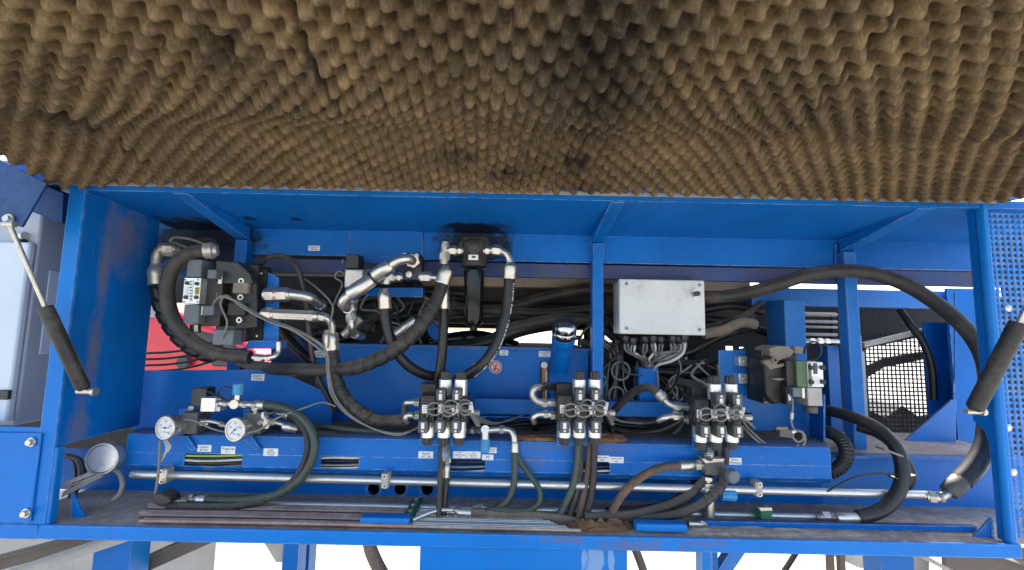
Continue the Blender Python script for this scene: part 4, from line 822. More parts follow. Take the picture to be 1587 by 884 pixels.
# big S-shaped short hose with elbows (from port block to lower left)
s1 = hose('short thick hose with two big crimped elbows across the grey cast block', [(586, 425, 1.24), (578, 431, 1.24), (571, 437, 1.24)], 11.5, rubber_dark, name='jumper_hose')
def sleeve(label, p, q, rpx, name='crimp_sleeve', m=None):
    A, B = P(*p), P(*q); d = B-A; L = d.length; r = W(rpx, p[2]); a = MB()
    a.lathe(A, d, [(0, r*.93), (.002, r*1.0), (L*.42, r*1.02), (L*.45, r*1.06), (L*.93, r*1.02), (L, r*.9)], m or zinc, 24); return tag(a.build(name), label, 'crimp sleeve')
sleeve('bright crimp sleeve on the upper end of the thick jumper hose', (580, 429, 1.238), (606, 411, 1.235), 11.5)
sleeve('bright crimp sleeve on the lower end of the thick jumper hose', (577, 433, 1.238), (541, 458, 1.235), 11.5)
pipe('large steel elbow from the upper sleeve to the black port block', [(603, 413, 1.235), (616, 405, 1.235), (630, 401, 1.24), (638, 404, 1.27), (640, 405, 1.31)], 8, nuts=((.93, .8, 1.5),), name='pipe_elbow', cat='pipe fitting')
pipe('large steel elbow curling down from the lower sleeve', [(545, 456, 1.235), (535, 463, 1.235), (531, 471, 1.24), (538, 477, 1.26), (545, 477, 1.29)], 8, nuts=((.9, .7, 1.35),), name='pipe_elbow', cat='pipe fitting')
pipe('steel elbow below the grey cast block ending behind the tank', [(549, 455, 1.33), (547, 475, 1.32), (545, 487, 1.32), (545, 505, 1.32), (549, 517, 1.34), (562, 522, 1.38)], 6, nuts=((.15, 1.4, 1.3), (.45, 1.5, 1.5), (.85, .8, 1.3)), name='pipe_elbow', cat='pipe fitting')
pipe('oblique steel stub crossing behind the elbow', [(532, 520, 1.38), (545, 508, 1.38), (560, 494, 1.38)], 6, zinc_dusty, name='pipe_stub', cat='pipe fitting')
# filter cluster
pipe('row of hexagonal couplings between black port block and vertical hose', [(600, 430, 1.30), (625, 430, 1.30)], 6, nuts=((.45, 1.4, 1.5), (.9, .8, 1.3)), name='pipe_fitting', cat='pipe fitting')
pipe('hexagonal coupling right of the black port block', [(653, 430, 1.30), (665, 430, 1.30), (678, 431, 1.30)], 5.5, nuts=((.2, 1, 1.6), (.55, 1.6, 1.7)), name='pipe_fitting', cat='pipe fitting')
pipe('upright steel connector with nut behind the black hose below the big elbow', [(599, 412, 1.28), (598, 430, 1.28), (597, 441, 1.28)], 8, nuts=((.8, 1.3, 1.45),), name='pipe_fitting', cat='pipe fitting')
of = thing('oil_filter', 'glossy black oil filter hanging from the rear beam between two hoses', 'oil filter', P(734, 515, 1.30))
a = MB(); c0, c1 = P(735, 420, 1.31), P(734, 506, 1.31); a.lathe(c0, c1-c0, [(0, .030), (.01, .0305), (.14, .0285), (.155, .027), (.165, .02), (.167, .011), (.178, .011), (.18, .001)], gloss_black, 40); a.build('filter_bowl', of)
a = MB(); c0, c1 = P(735, 372, 1.31), P(735, 414, 1.31); d = c1-c0; a.lathe(c0, d, [(0, .022), (.008, .038), (.02, .041), (.035, .036), (.05, .036), (.06, .040), (d.length, .038), (d.length+.004, .030)], cast, 36); a.cyl(P(735, 386, 1.27), P(735, 386, 1.255), .017, cast, seg=8); a.box((PX(712, 386, 1.31), 1.29, PZ(735, 396, 1.31)), (PX(757, 386, 1.31), 1.33, PZ(735, 378, 1.31)), cast); a.build('filter_head', of, bevel=.001)
a = MB(); pprism(a, [(718, 366), (755, 366), (764, 380), (764, 400), (712, 400), (709, 380)], 1.35, .05, black_pl); a.build('mounting_flange', of, bevel=.003)
a = MB(); pbox(a, 726, 395, 741, 403, 1.268, .004, paper); pbox(a, 731, 397, 737, 400, 1.2675, .0004, ink); a.build('label_sticker', of)
pipe('steel coupling with nuts on the left of the black filter head', [(718, 389, 1.30), (705, 389, 1.30), (690, 388, 1.30)], 6, nuts=((.25, 1, 1.3), (.6, 1.6, 1.5)), name='pipe_fitting', cat='pipe fitting')
pipe('steel elbow with nut leaving the right of the black filter head', [(752, 389, 1.30), (772, 389, 1.30), (784, 393, 1.30), (789.5, 402, 1.30), (790, 410, 1.30)], 6, nuts=((.1, 1, 1.4), (.38, 2, 1.6)), name='pipe_elbow', cat='pipe fitting')
pipe('upright connector with nut at the left of the filter coupling', [(690, 382, 1.30), (689, 395, 1.30), (688, 410, 1.30)], 6.4, zinc_dusty, nuts=((.05, 1.2, 1.1), (.7, 1.6, 1.45)), name='pipe_fitting', cat='pipe fitting')
# ================================================= hoses, big to small
hose('black hose with white lettering curving down from the right of the filter', [(789.5, 430, 1.295), (787, 470, 1.29), (778, 510, 1.28), (762, 547, 1.27), (742, 570, 1.27), (722, 583, 1.29), (708, 590, 1.33)], 8.6, rubber_dark, e0=(2.6, 0))
# lettering dashes along that hose
a = MB(); pth = resample([P(*p) for p in [(789.5, 436, 1.295), (787, 470, 1.29), (778, 510, 1.28), (762, 547, 1.27), (742, 570, 1.27), (722, 583, 1.29)]], .0032); rr_ = random.Random(3)
for i in range(2, len(pth)-3):
    if rr_.random() < .62:
        d = (pth[i+1]-pth[i]).normalized(); n_ = Vector((-d.z, 0, d.x)).normalized(); q = pth[i]+n_*.0125+Vector((0, -.0112, 0))
        w_ = .0013+.0012*rr_.random(); a.prism([q-n_*w_, q+d*.0019-n_*w_, q+d*.0019+n_*w_, q+n_*w_], (0, .003, 0), paper)
lt = a.build('hose_lettering', [o for o in bpy.data.objects if o.name.startswith('hydraulic_hose') and o.type == 'EMPTY'][-1])
hose('vertical dusty hose right of the spiral wrapped hose, below the filter', [(687, 476, 1.30), (687, 510, 1.30), (685, 550, 1.30), (680, 585, 1.31), (672, 612, 1.34)], 7.6, rubber_dark, e0=(4.5, 0))
hose('thick spiral wrapped hose sweeping up to the left filter fitting', [(372, 560, 1.60), (400, 568, 1.48), (432, 572, 1.36), (470, 573, 1.30), (520, 573, 1.275), (560, 567, 1.265), (600, 550, 1.26), (632, 526, 1.26), (660, 495, 1.265), (678, 462, 1.28), (686, 438, 1.29)], 9.6, rubber, e1=(2.6, 0), wrap=[(540, 572, 1.27), (560, 567, 1.265), (600, 550, 1.26), (632, 526, 1.26), (660, 495, 1.265), (672, 474, 1.272)])
hose('black hose looping down below the big elbow and behind the valve bank', [(597, 476, 1.275), (599, 500, 1.275), (607, 530, 1.28), (622, 556, 1.29), (645, 575, 1.31), (668, 583, 1.33), (690, 580, 1.36)], 7.8, rubber_dark, e0=(3.4, 0))
hose('wide spiral wrapped hose curving from the steel elbow to the left valve bank', [(514, 540, 1.275), (516, 560, 1.275), (521, 590, 1.28), (534, 617, 1.28), (555, 638, 1.28), (585, 651, 1.29), (615, 652, 1.28), (634, 650, 1.26)], 9.2, rubber, e0=(3, 0), wrap=[(515, 548, 1.275), (516, 560, 1.275), (521, 590, 1.28), (534, 617, 1.28), (555, 638, 1.28), (574, 648, 1.285)])
hose('thick dusty brown hose arching round the left of the black valve', [(322, 389, 1.22), (300, 391, 1.21), (278, 403, 1.20), (264, 424, 1.20), (259, 452, 1.20), (264, 485, 1.20), (282, 515, 1.205), (312, 538, 1.22), (345, 549, 1.235), (388, 554, 1.24)], 10.6, rubber, e0=(1.2, 0), fm=zinc_dusty)
hose('black spiral wrapped hose at the far left behind the brown hose', [(243, 438, 1.31), (246, 470, 1.31), (258, 500, 1.31), (276, 525, 1.31), (300, 545, 1.33), (330, 556, 1.36)], 9, rubber_dark, e0=(3, 0), spiral=2.4, fm=zinc_dusty)
pipe('dusty steel elbow with rusty nut at the top left corner', [(243, 410, 1.31), (243, 398, 1.31), (250, 388, 1.31), (262, 387, 1.32), (275, 388, 1.34)], 8, zinc_dusty, nuts=((.75, 1.6, 1.35),), name='pipe_elbow', cat='pipe fitting')
pipe('dusty curled cable above the brown hose in the top left corner', [(330, 384, 1.3), (310, 376, 1.3), (290, 370, 1.3), (268, 369, 1.3), (264, 374, 1.3), (275, 378, 1.32), (290, 384, 1.34)], 2, cable_grey, cat='cable', name='signal_cable')
pipe('dark dusty pipe flange in the top left corner', [(285, 375, 1.36), (300, 372, 1.36), (330, 372, 1.36), (338, 382, 1.36)], 3, cast, cat='pipe')
hose('dark hose arching over the blue bracket behind the bent pipe', [(400, 415, 1.33), (412, 402, 1.31), (432, 396, 1.30), (452, 404, 1.29), (463, 420, 1.28), (470, 445, 1.28), (476, 480, 1.29), (480, 520, 1.30), (486, 560, 1.31), (495, 590, 1.31), (508, 615, 1.32), (520, 640, 1.35)], 3.8, rubber)
# right-hand hoses
hose('very long dusty hose arching over the right rib leg to the corner post', [(1040, 462, 1.50), (1095, 462, 1.46), (1150, 456, 1.42), (1200, 443, 1.37), (1250, 427, 1.34), (1305, 420, 1.32), (1350, 424, 1.31), (1400, 440, 1.29), (1445, 466, 1.28), (1485, 498, 1.27), (1512, 530, 1.26), (1526, 560, 1.25), (1532, 610, 1.23), (1534, 650, 1.22)], 10.5, rubber)
hose('thick black hose leaving the right corner post toward the long silver tube', [(1531, 660, 1.215), (1527, 690, 1.20), (1512, 720, 1.19), (1490, 745, 1.185)], 13, rubber_dark)
sleeve('dull crimp sleeve on the end of the thick black hose', (1493, 741, 1.185), (1470, 764, 1.185), 12, m=grey_pl)
pipe('bright steel elbow joining the long silver tube and the thick black hose', [(1430, 768, 1.20), (1450, 771, 1.19), (1462, 769, 1.185), (1470, 764, 1.185)], 5.5, nuts=((.35, 1.5, 1.6), (.62, .8, 1.5)), name='pipe_elbow', cat='pipe fitting')
hose('large black hose looping down from the right valve to the lower silver tube', [(1262, 636, 1.42), (1290, 638, 1.36), (1325, 648, 1.30), (1360, 664, 1.25), (1386, 690, 1.21), (1398, 722, 1.19), (1394, 758, 1.18), (1372, 787, 1.18), (1345, 799, 1.18), (1330, 802, 1.18)], 9.2, rubber_dark)
sleeve('bright crimp sleeve on the end of the large loop at right', (1332, 802.3, 1.18), (1296, 802, 1.185), 7.4)
hose('second black hose close behind the large loop at right, tied with cable ties', [(1330, 662, 1.34), (1360, 672, 1.30), (1384, 690, 1.26), (1402, 715, 1.24), (1410, 735, 1.235), (1404, 752, 1.235), (1390, 745, 1.24)], 7.5, rubber_dark)
hose('corrugated black conduit coming out of the right end of the blue duct', [(1240, 735, 1.29), (1262, 737, 1.28), (1285, 733, 1.27), (1304, 722, 1.27), (1312, 704, 1.28), (1306, 685, 1.31), (1290, 672, 1.36), (1270, 667, 1.42)], 9, black_pl, ribs=.55, cat='conduit', name='corrugated_conduit')
for i, (x, y, t) in enumerate(((1378, 700, 20), (1398, 738, -10))):
    a = MB(); c = P(x, y, 1.19); Rz = Matrix.Rotation(math.radians(t), 3, 'Y'); a.cbox(c, (.052, .03, .005), cable_grey if i == 0 else cable_black, Rz); tag(a.build('cable_tie', bevel=.001), ('grey cable tie around the pair of looping hoses at right, upper', 'black cable tie around the pair of looping hoses at right, lower')[i], 'cable tie')
pipe('long thin tail of a black cable tie sticking out left of the looping hoses', [(1396, 738, 1.19), (1360, 734, 1.17), (1320, 742, 1.16), (1282, 762, 1.16)], 1.4, cable_black, cat='cable tie', name='cable_tie_tail')
# green / black twin loop on the left
hose('green-tinged black hose looping from the tee down to the tray at left', [(410, 628, 1.22), (432, 630, 1.21), (458, 640, 1.195), (478, 658, 1.185), (488, 684, 1.18), (484, 712, 1.175), (466, 742, 1.18), (436, 764, 1.19), (400, 773, 1.20), (350, 776, 1.21), (318, 775, 1.215)], 6, rubber_green, e0=(3.2, .0), e1=(3, 1))
hose('grey dusty hose looping alongside the green-tinged one down to the tray', [(448, 645, 1.24), (462, 652, 1.225), (474, 668, 1.21), (478, 690, 1.20), (472, 718, 1.20), (455, 745, 1.20), (425, 768, 1.20), (380, 783, 1.195), (330, 786, 1.19), (260, 784, 1.19)], 5.6, rubber, e0=(2.6, 0))
hose('dark hose with ferrule running right on the duct from the right gauge', [(458, 664, 1.225), (490, 670, 1.25), (540, 675, 1.27), (600, 678, 1.29), (660, 680, 1.33)], 5.2, rubber_dark, e0=(3.5, 0))
hose('green hose running along the shelf behind the left valve bank', [(462, 659, 1.28), (500, 662, 1.28), (560, 668, 1.28), (610, 672, 1.29), (660, 674, 1.33), (720, 678, 1.4)], 4.2, rubber_green)
hose('black hose lying on the shelf behind the left valve bank', [(440, 672, 1.33), (520, 684, 1.30), (600, 685, 1.30), (660, 684, 1.32), (740, 682, 1.38)], 6, rubber_dark)
# valve port elbows and hoses
for i, (x, y, sd_) in enumerate(((652, 624, 'left'), (652, 644, 'left'), (864, 610, 'm'), (864, 652, 'm'), (1074, 624, 'r'), (1074, 652, 'r'))): pass
pipe('chromed elbow at the upper left port of the left valve bank', [(640, 624, 1.250), (632, 624, 1.250), (628, 628, 1.260), (628, 640, 1.280)], 5.2, name='pipe_elbow', cat='pipe fitting')
pipe('chromed elbow at the lower left port of the left valve bank', [(640, 644, 1.230), (632, 644, 1.230), (629, 648, 1.230), (632, 654, 1.240)], 5.2, name='pipe_elbow', cat='pipe fitting')
hose('brown crusted short hose curling into the upper port of the middle valve bank', [(858, 600, 1.285), (846, 598, 1.265), (836, 604, 1.250)], 6, rubber, name='jumper_hose')
pipe('dusty steel elbow at the upper left port of the middle valve bank', [(838, 600, 1.255), (829, 602, 1.245), (825, 611, 1.245), (831, 621, 1.245), (846, 625, 1.245), (854, 625, 1.245)], 5.4, zinc_dusty, nuts=((.88, 1.2, 1.35),), name='pipe_elbow', cat='pipe fitting')
pipe('steel elbow at the lower left port of the middle valve bank', [(828, 655, 1.255), (826, 648, 1.245), (832, 643, 1.245), (846, 642, 1.245), (854, 642, 1.245)], 5, zinc, nuts=((.88, 1.2, 1.35),), name='pipe_elbow', cat='pipe fitting')
hose('dark hose dropping from the lower elbow of the middle valve bank', [(828, 656, 1.37), (833, 668, 1.39), (850, 678, 1.42), (875, 682, 1.45)], 5, rubber_dark)
hose('dusty hose arching into the upper port of the right valve bank', [(952, 636, 1.335), (975, 613, 1.305), (995, 602, 1.275), (1010, 602, 1.255), (1020, 610, 1.250)], 6, rubber, e1=(2.2, 0), fm=zinc_dusty)
pipe('steel elbow at the upper left port of the right valve bank', [(1026, 616, 1.245), (1033, 624, 1.245), (1044, 629, 1.245), (1058, 630, 1.245)], 4.8, zinc, nuts=((.8, 1.8, 1.5),), name='pipe_elbow', cat='pipe fitting')
pipe('steel elbow at the lower left port of the right valve bank', [(1020, 652, 1.255), (1028, 648, 1.245), (1042, 645, 1.245), (1058, 645, 1.245)], 4.8, zinc, nuts=((.8, 1.8, 1.5),), name='pipe_elbow', cat='pipe fitting')
hose('black hose leading left from the lower elbow of the right valve bank', [(1018, 653, 1.37), (1000, 656, 1.38), (970, 650, 1.40), (940, 640, 1.44)], 6, rubber_dark)
# under left bank
hose('hose dropping from the bottom port of the left valve bank, front one', [(691, 738, 1.20), (690, 760, 1.195), (688, 785, 1.19), (687, 812, 1.17)], 5.2, rubber_dark, e0=(3.6, 1.2))
pipe('bright upright pipe under the left valve bank above the crimped hose', [(691, 680, 1.210), (691, 700, 1.185), (691, 716, 1.170)], 5.2, nuts=((.75, 1.6, 1.2),))
hose('hose hidden behind the front one under the left valve bank', [(684, 690, 1.225), (683, 730, 1.180), (681, 770, 1.175), (680, 800, 1.165)], 4.2, rubber)
pipe('steel tee with coupling leaving the right of the left valve bank', [(722, 667, 1.265), (740, 667, 1.235), (755, 667, 1.205), (782, 666, 1.195), (793, 669, 1.190), (797, 678, 1.185), (797, 684, 1.185)], 4.4, nuts=((.14, 2, 1.4), (.42, 2.6, 1.5), (.72, 1.4, 1.5)), name='tee_fitting', cat='pipe fitting')
nv2 = thing('needle_valve', 'needle valve with light blue ribbed knob hanging over the duct right of the left bank', 'needle valve', P(752, 702, 1.2))
a = MB(); a.cyl(P(752, 664, 1.205), P(752, 682, 1.2), .0115, zinc, seg=16); a.cyl(P(752, 666, 1.195), P(752, 666, 1.22), .011, zinc, seg=20); a.build('valve_body', nv2)
a = MB(); a.cyl(P(752, 681, 1.2), P(751.5, 701, 1.195), .0135, cyan_cap, seg=24, rib=.1, rb=.0125); a.build('knob', nv2, bevel=.0005)
hose('dark hose dropping from the crimped elbow right of the left bank', [(798, 700, 1.217), (798, 730, 1.202), (795, 757, 1.197), (785, 777, 1.192), (768, 789, 1.187), (752, 793, 1.182)], 5.0, rubber_green, e0=(3.8, 0))
hose('green-tinged hose bowing out right and back under the left bank', [(800, 702, 1.220), (808, 718, 1.215), (824, 740, 1.205), (836, 760, 1.195), (836, 778, 1.190), (822, 790, 1.185), (795, 792, 1.180), (765, 790, 1.180)], 4.4, rubber_green)
pipe('small pipe fitting with nut ahead of the dark hose on the tray', [(722, 789, 1.215), (740, 786, 1.21), (756, 788, 1.205), (768, 790, 1.205)], 2.8, nuts=((.5, 2.6, 1.9),))
# under middle bank
for i, (pts, m_, lab) in enumerate((
    ([(896, 680, 1.21), (894, 720, 1.205), (887, 755, 1.20), (874, 785, 1.19), (862, 806, 1.18)], rubber_green, 'leftmost green-streaked hose dropping from the middle valve bank'),
    ([(900, 682, 1.22), (898, 730, 1.215), (893, 765, 1.21), (886, 790, 1.20), (880, 812, 1.18)], rubber, 'second hose from the left dropping from the middle valve bank'),
    ([(915, 682, 1.22), (912, 730, 1.213), (906, 765, 1.205), (900, 790, 1.19), (896, 814, 1.17)], rubber_rust, 'rust-caked hose dropping from the middle valve bank'),
    ([(921, 682, 1.21), (920, 730, 1.20), (917, 765, 1.195), (910, 795, 1.18), (906, 818, 1.165)], rubber, 'rightmost hose dropping from the middle valve bank'))):
    hose(lab, pts, 5.2, m_, group='hoses dropping from the middle valve bank')
# right bank distribution
pipe('upright steel coupling under the right valve bank', [(1099, 682, 1.220), (1099, 700, 1.195), (1099, 712, 1.180)], 5, nuts=((.2, 1, 1.2), (.75, 2, 1.5)))
sv = thing('shutoff_valve', 'grey steel shut-off valve with black star knob under the right valve bank', 'shut-off valve', P(1100, 735, 1.2))
a = MB(); pbox(a, 1093, 712, 1124, 737, 1.195, .045, grey_pl); pprism(a, [(1088, 711), (1124, 711), (1121, 717), (1093, 719)], 1.190, .05, zinc_dusty); a.build('block', sv, bevel=.002)
a = MB(); c = P(1119, 729, 1.19); d = Vector((.25, -1, -.1)).normalized(); a.cyl(c, c+d*.03, .008, grey_pl); a.lathe(c+d*.025, d, [(0, .012), (.004, .019), (.018, .019), (.022, .014)], slate_pl, 7); a.build('star_knob', sv, bevel=.002)
a = MB(); a.nut(P(1089, 723, 1.21), P(1095, 723, 1.21), .013, zinc_dusty); a.cyl(P(1113, 738, 1.21), P(1138, 739, 1.21), .008, zinc); a.build('hex_nut', sv, bevel=.001)
hose('rust-stained grey hose arching left from the shut-off valve down to the tray', [(1054, 722, 1.20), (1030, 724, 1.19), (1005, 733, 1.185), (982, 748, 1.18), (962, 770, 1.175), (948, 795, 1.17), (937, 825, 1.155)], 6, rubber_rust, e0=(4, 1.6))
wv = thing('steel_wye', 'vertical steel pipe chain with hexagon and Y fittings below the shut-off valve', 'pipe fitting', P(1099, 820, 1.19))
for nm, fn_ in (('hex_nut', lambda a: (a.nut(P(1097, 738, 1.21), P(1097, 744, 1.21), .017, zinc), a.nut(P(1097, 748, 1.205), P(1098, 756, 1.205), .015, zinc))), ('wye_body', lambda a: (a.lathe(P(1098, 755, 1.205), P(1099, 775, 1.205)-P(1098, 755, 1.205), [(0, .014), (.008, .017), (.02, .016), (.036, .008)], zinc, 8))), ('pipe_run', lambda a: (a.cyl(P(1098, 742, 1.21), P(1100, 815, 1.20), .0095, zinc), a.cyl(P(1100, 775, 1.2), P(1100, 800, 1.2), .0125, zinc))), ('hex_nut', lambda a: (a.nut(P(1099.5, 799, 1.2), P(1099.5, 806, 1.2), .014, zinc), a.nut(P(1099.5, 808, 1.2), P(1099.5, 815, 1.2), .0105, zinc)))):
    a = MB(); fn_(a); a.build(nm, wv, bevel=.0008)
kn = MB(); kn.cyl(P(1117, 767, 1.2), P(1139, 768, 1.2), .0135, cyan_cap, seg=24, rib=.1, rb=.0145); kn.build('knob', wv, bevel=.0005)
hose('spiral wrapped hose descending left from behind the shut-off valve', [(1093, 742, 1.215), (1080, 757, 1.205), (1055, 775, 1.190), (1020, 788, 1.180), (985, 797, 1.175), (940, 800, 1.165), (905, 801, 1.160)], 6.4, rubber, wrap=[(1090, 746, 1.248), (1080, 757, 1.24), (1055, 775, 1.225), (1022, 787.5, 1.215)])
hose('front spiral wrapped hose curving from the star knob down to the tray', [(1121, 738, 1.195), (1119, 750, 1.185), (1107, 765, 1.18), (1088, 780, 1.175), (1062, 793, 1.17), (1030, 801, 1.17), (990, 803, 1.175), (950, 803, 1.18), (900, 802, 1.185)], 6.6, rubber, wrap=[(1121, 740, 1.194), (1119, 750, 1.185), (1107, 765, 1.18), (1090, 779, 1.175)])
hose('dark hose lying beneath the spiral hoses behind the shut-off valve', [(1085, 738, 1.28), (1070, 760, 1.26), (1040, 780, 1.24), (1000, 790, 1.23), (940, 793, 1.22)], 6.5, rubber_dark)
hose('long brown dusty hose lying on the tray with a ferrule at its left end', [(728, 795, 1.185), (770, 798, 1.18), (820, 800, 1.18), (870, 805, 1.18), (905, 812, 1.175), (930, 815, 1.17)], 7, rubber_brown, e0=(3, 1.3))
hose('black ribbed hose end lying in the tray dust near the blue handle', [(925, 818, 1.17), (950, 820, 1.17), (985, 822, 1.165)], 6.5, rubber_dark, spiral=1.8)
hose('dropping hose, left of two behind the right valve bank coupling', [(1113, 682, 1.22), (1113, 705, 1.22), (1111, 722, 1.22)], 4.5, rubber)
hose('dropping hose, right of two behind the right valve bank coupling', [(1125, 682, 1.215), (1125, 705, 1.215), (1124, 720, 1.215)], 5, rubber)
# ================================================= steel tubes
def tubeline(label, p, q, rpx, m=steel_tube, name='steel_tube', ):
    a = MB(); a.cyl(P(*p), P(*q), W(rpx, p[2]), m, seg=24); return tag(a.build(name), label, 'tube')
tubeline('long silver tube running the whole width below the blue duct', (205, 735, 1.225), (1440, 767, 1.20), 5.6)
tubeline('silver tube lying on the tray, second long tube from the top', (300, 778, 1.245), (1285, 802, 1.22), 5.0)
tubeline('thin silver tube in front of the lower long tube at left', (400, 787, 1.225), (640, 794, 1.22), 3.0)
tubeline('thin silver tube nearest the rusty bundle at left', (370, 792, 1.215), (630, 799, 1.21), 2.6)
cl_ = thing('pipe_coupling', 'steel union joining the lower silver tube to the big black loop at right', 'pipe fitting', P(1290, 806, 1.19))
a = MB(); a.nut(P(1272, 801, 1.2), P(1284, 801.5, 1.2), .0155, zinc); a.cyl(P(1270, 801, 1.2), P(1300, 802, 1.2), .0095, zinc); a.build('union_nut', cl_, bevel=.001)
a = MB(); a.nut(P(1286, 802, 1.2), P(1293, 802.2, 1.2), .013, zinc); a.build('hex_nut', cl_, bevel=.001)
for i, (x, y) in enumerate(((596, 745), (1177, 758), (251, 738))):
    pc = thing('pipe_clamp', 'pale two-screw clamp on the long silver tube, '+('near the three holes', 'at the right', 'at the far left')[i], 'pipe clamp', P(x, y+13, 1.22), 'clamps on the long silver tube')
    a = MB(); pbox(a, x-6, y-11, x+6, y+13, 1.195, .03, zinc_dusty if i == 2 else cast_tan if False else pale_steel); a.build('clamp_body', pc, bevel=.003)
    for dy in (-6.5, 8.5): a = MB(); c = P(x, y+dy, 1.195); a.cyl(c, c-Vector((0, .003, 0)), .0055, zinc, seg=16); a.cyl(c-Vector((0, .0031, 0)), c-Vector((0, .0035, 0)), .003, dark_int, seg=6); a.build('screw', pc)
gc = thing('tube_clamp', 'green plastic clamp with steel top on the lower silver tube at right', 'pipe clamp', P(1187, 808, 1.2))
a = MB(); pbox(a, 1180, 792, 1197, 808, 1.185, .035, green_clamp); a.build('clamp_body', gc, bevel=.002)
a = MB(); pprism(a, [(1176, 787), (1196, 787), (1198, 792), (1179, 793)], 1.18, .045, zinc); c = P(1187, 788, 1.19); a.nut(c, c+Vector((0, 0, .006)), .006, zinc); a.build('clamp_plate', gc, bevel=.001)
gc = thing('tube_clamp', 'slanted dark green clamp bar across the tubes above the left blue handle', 'pipe clamp', P(640, 806, 1.2))
a = MB(); A, B = P(633, 806, 1.16), P(648, 778, 1.27); d = (B-A); a.prism([A+Vector((-.014, 0, .0)), A+Vector((.014, 0, 0)), A+d+Vector((.014, 0, 0)), A+d+Vector((-.014, 0, 0))], (0, 0, .012), green_clamp); a.build('clamp_body', gc, bevel=.002)
for t in (.15, .5, .85): a = MB(); c = A+d*t+Vector((0, 0, .012)); a.nut(c, c+Vector((0, 0, .006)), .008, zinc); a.build('hex_nut', gc, bevel=.0006)
pipe('thin bent pipe climbing from the rusty tubes to the brown hose ferrule', [(640, 806, 1.14), (660, 797, 1.155), (680, 791, 1.17), (702, 791, 1.18), (715, 793, 1.183)], 3.2, steel_tube)
# bundle of tubes lying on the tray: each is its own tube
NB = 12; tube_dark = mat('grimy_tube', (.06, .04, .035), .7, dust=.5, dcol=(.2, .13, .1)); tube_light = mat('dust_crusted_tube', (.45, .34, .28), .7, dust=.6, dcol=(.6, .5, .42))
for i in range(NB):
    t = i/(NB-1); Yb = 1.118+.098*t; xs_ = 215+rc.uniform(-8, 8)+t*18; xe = (900-t*110 if i else 905)+rc.uniform(-10, 10); zz = zt+.0035+.002
    a = MB(); x0, x1 = PX(xs_, 810, Yb), PX(xe, 825, Yb); xm_ = PX(640, 815, Yb)
    a.tube([(x0, Yb, zz), ((x0+xm_)/2, Yb+.001, zz+.001), (xm_, Yb, zz)], .0042, (tube_rusty, tube_rusty, tube_dark, tube_light, tube_rusty)[i % 5], 8, step=.03); a.tube([(xm_+.0005, Yb, zz), (x1, Yb-.004, zz)], .0036, steel_tube if i % 3 else tray_dust, 8, step=.05)
    tag(a.build('bundled_tube'), f'thin rusty tube lying on the tray in the bundle, ' + ('nearest the front beam', 'second from the front', 'third from the front', 'fourth from the front', 'fifth from the front', 'sixth from the front', 'sixth from the back', 'fifth from the back', 'fourth from the back', 'third from the back', 'second from the back', 'rearmost')[i], 'tube', 'bundle of thin tubes lying on the tray')
for i, (x0, y0, x1, y1, e) in enumerate(((557, 803, 634, 814, 'left'), (986, 813, 1066, 826, 'right'))):
    a = MB(); pbox(a, x0, y0, x1, y1, 1.12, .03, blue_front_lit); tag(a.build('lever_handle', bevel=.004), f'chipped blue square bar lying on the tray, {e} of the two', 'bar')
pipe('bright steel shank joining the right blue bar to the wye fitting', [(1066, 812, 1.15), (1086, 813, 1.16), (1098, 813, 1.18)], 4, nuts=((.55, 1.6, 1.4),), name='steel_shank', cat='pipe fitting')
# heap of dirt
def heap(name, label, cx_, cy_, Y, wx, wy, h, m, seed):
    a = MB(); c = P(cx_, cy_, Y); c.z = (za+.0055) if cy_ < 700 else (zt-.002); n1, n2 = 26, 14; V = []
    for i in range(n1+1):
        row = []
        for j in range(n2+1):
            u, v = i/n1*2-1, j/n2*2-1; q = max(0, 1-u*u-v*v); hh = h*q**.6*(1+.9*noise.noise(Vector((u*5+seed, v*5, 0))))+(0 if q else -.004)
            row.append(a.bm.verts.new((c.x+u*wx, Y+v*wy, c.z+hh+.0035*noise.noise(Vector((u*18, v*18, seed)))-.001)))
        V.append(row)
    fs = [a.bm.faces.new((V[i][j], V[i+1][j], V[i+1][j+1], V[i][j+1])) for i in range(n1) for j in range(n2)]; a._set(fs, m)
    return struct(a.build(name, label=label), 'stuff')
sd_mat = mat('rusty_sawdust', (.20, .10, .05), .95, dust=.6, dcol=(.30, .17, .09), var=.4, bump=1.0, bscale=350)
for nm_, args in (('sawdust', (930, 822, 1.16, .085, .04, .018, sd_mat, 1)), ('sawdust', (850, 816, 1.20, .12, .05, .006, sd_mat, 2)), ('sawdust', (932, 688, 1.258, .075, .022, .012, sd_mat, 3)), ('sawdust', (835, 690, 1.262, .09, .022, .006, sd_mat, 4)), ('sawdust', (1180, 832, 1.15, .3, .03, .004, tray_dust, 5))):
    o = heap(nm_, None, *args); tag(o, {1: 'heap of rusty sawdust on the tray where the hoses drop', 2: 'thin drift of rusty sawdust at the end of the tube bundle', 3: 'sawdust heap on the duct beside the middle valve bank', 4: 'thin sawdust drift on the duct left of the middle valve bank', 5: 'grey dust drift on the tray at right'}[args[-1]], 'sawdust')
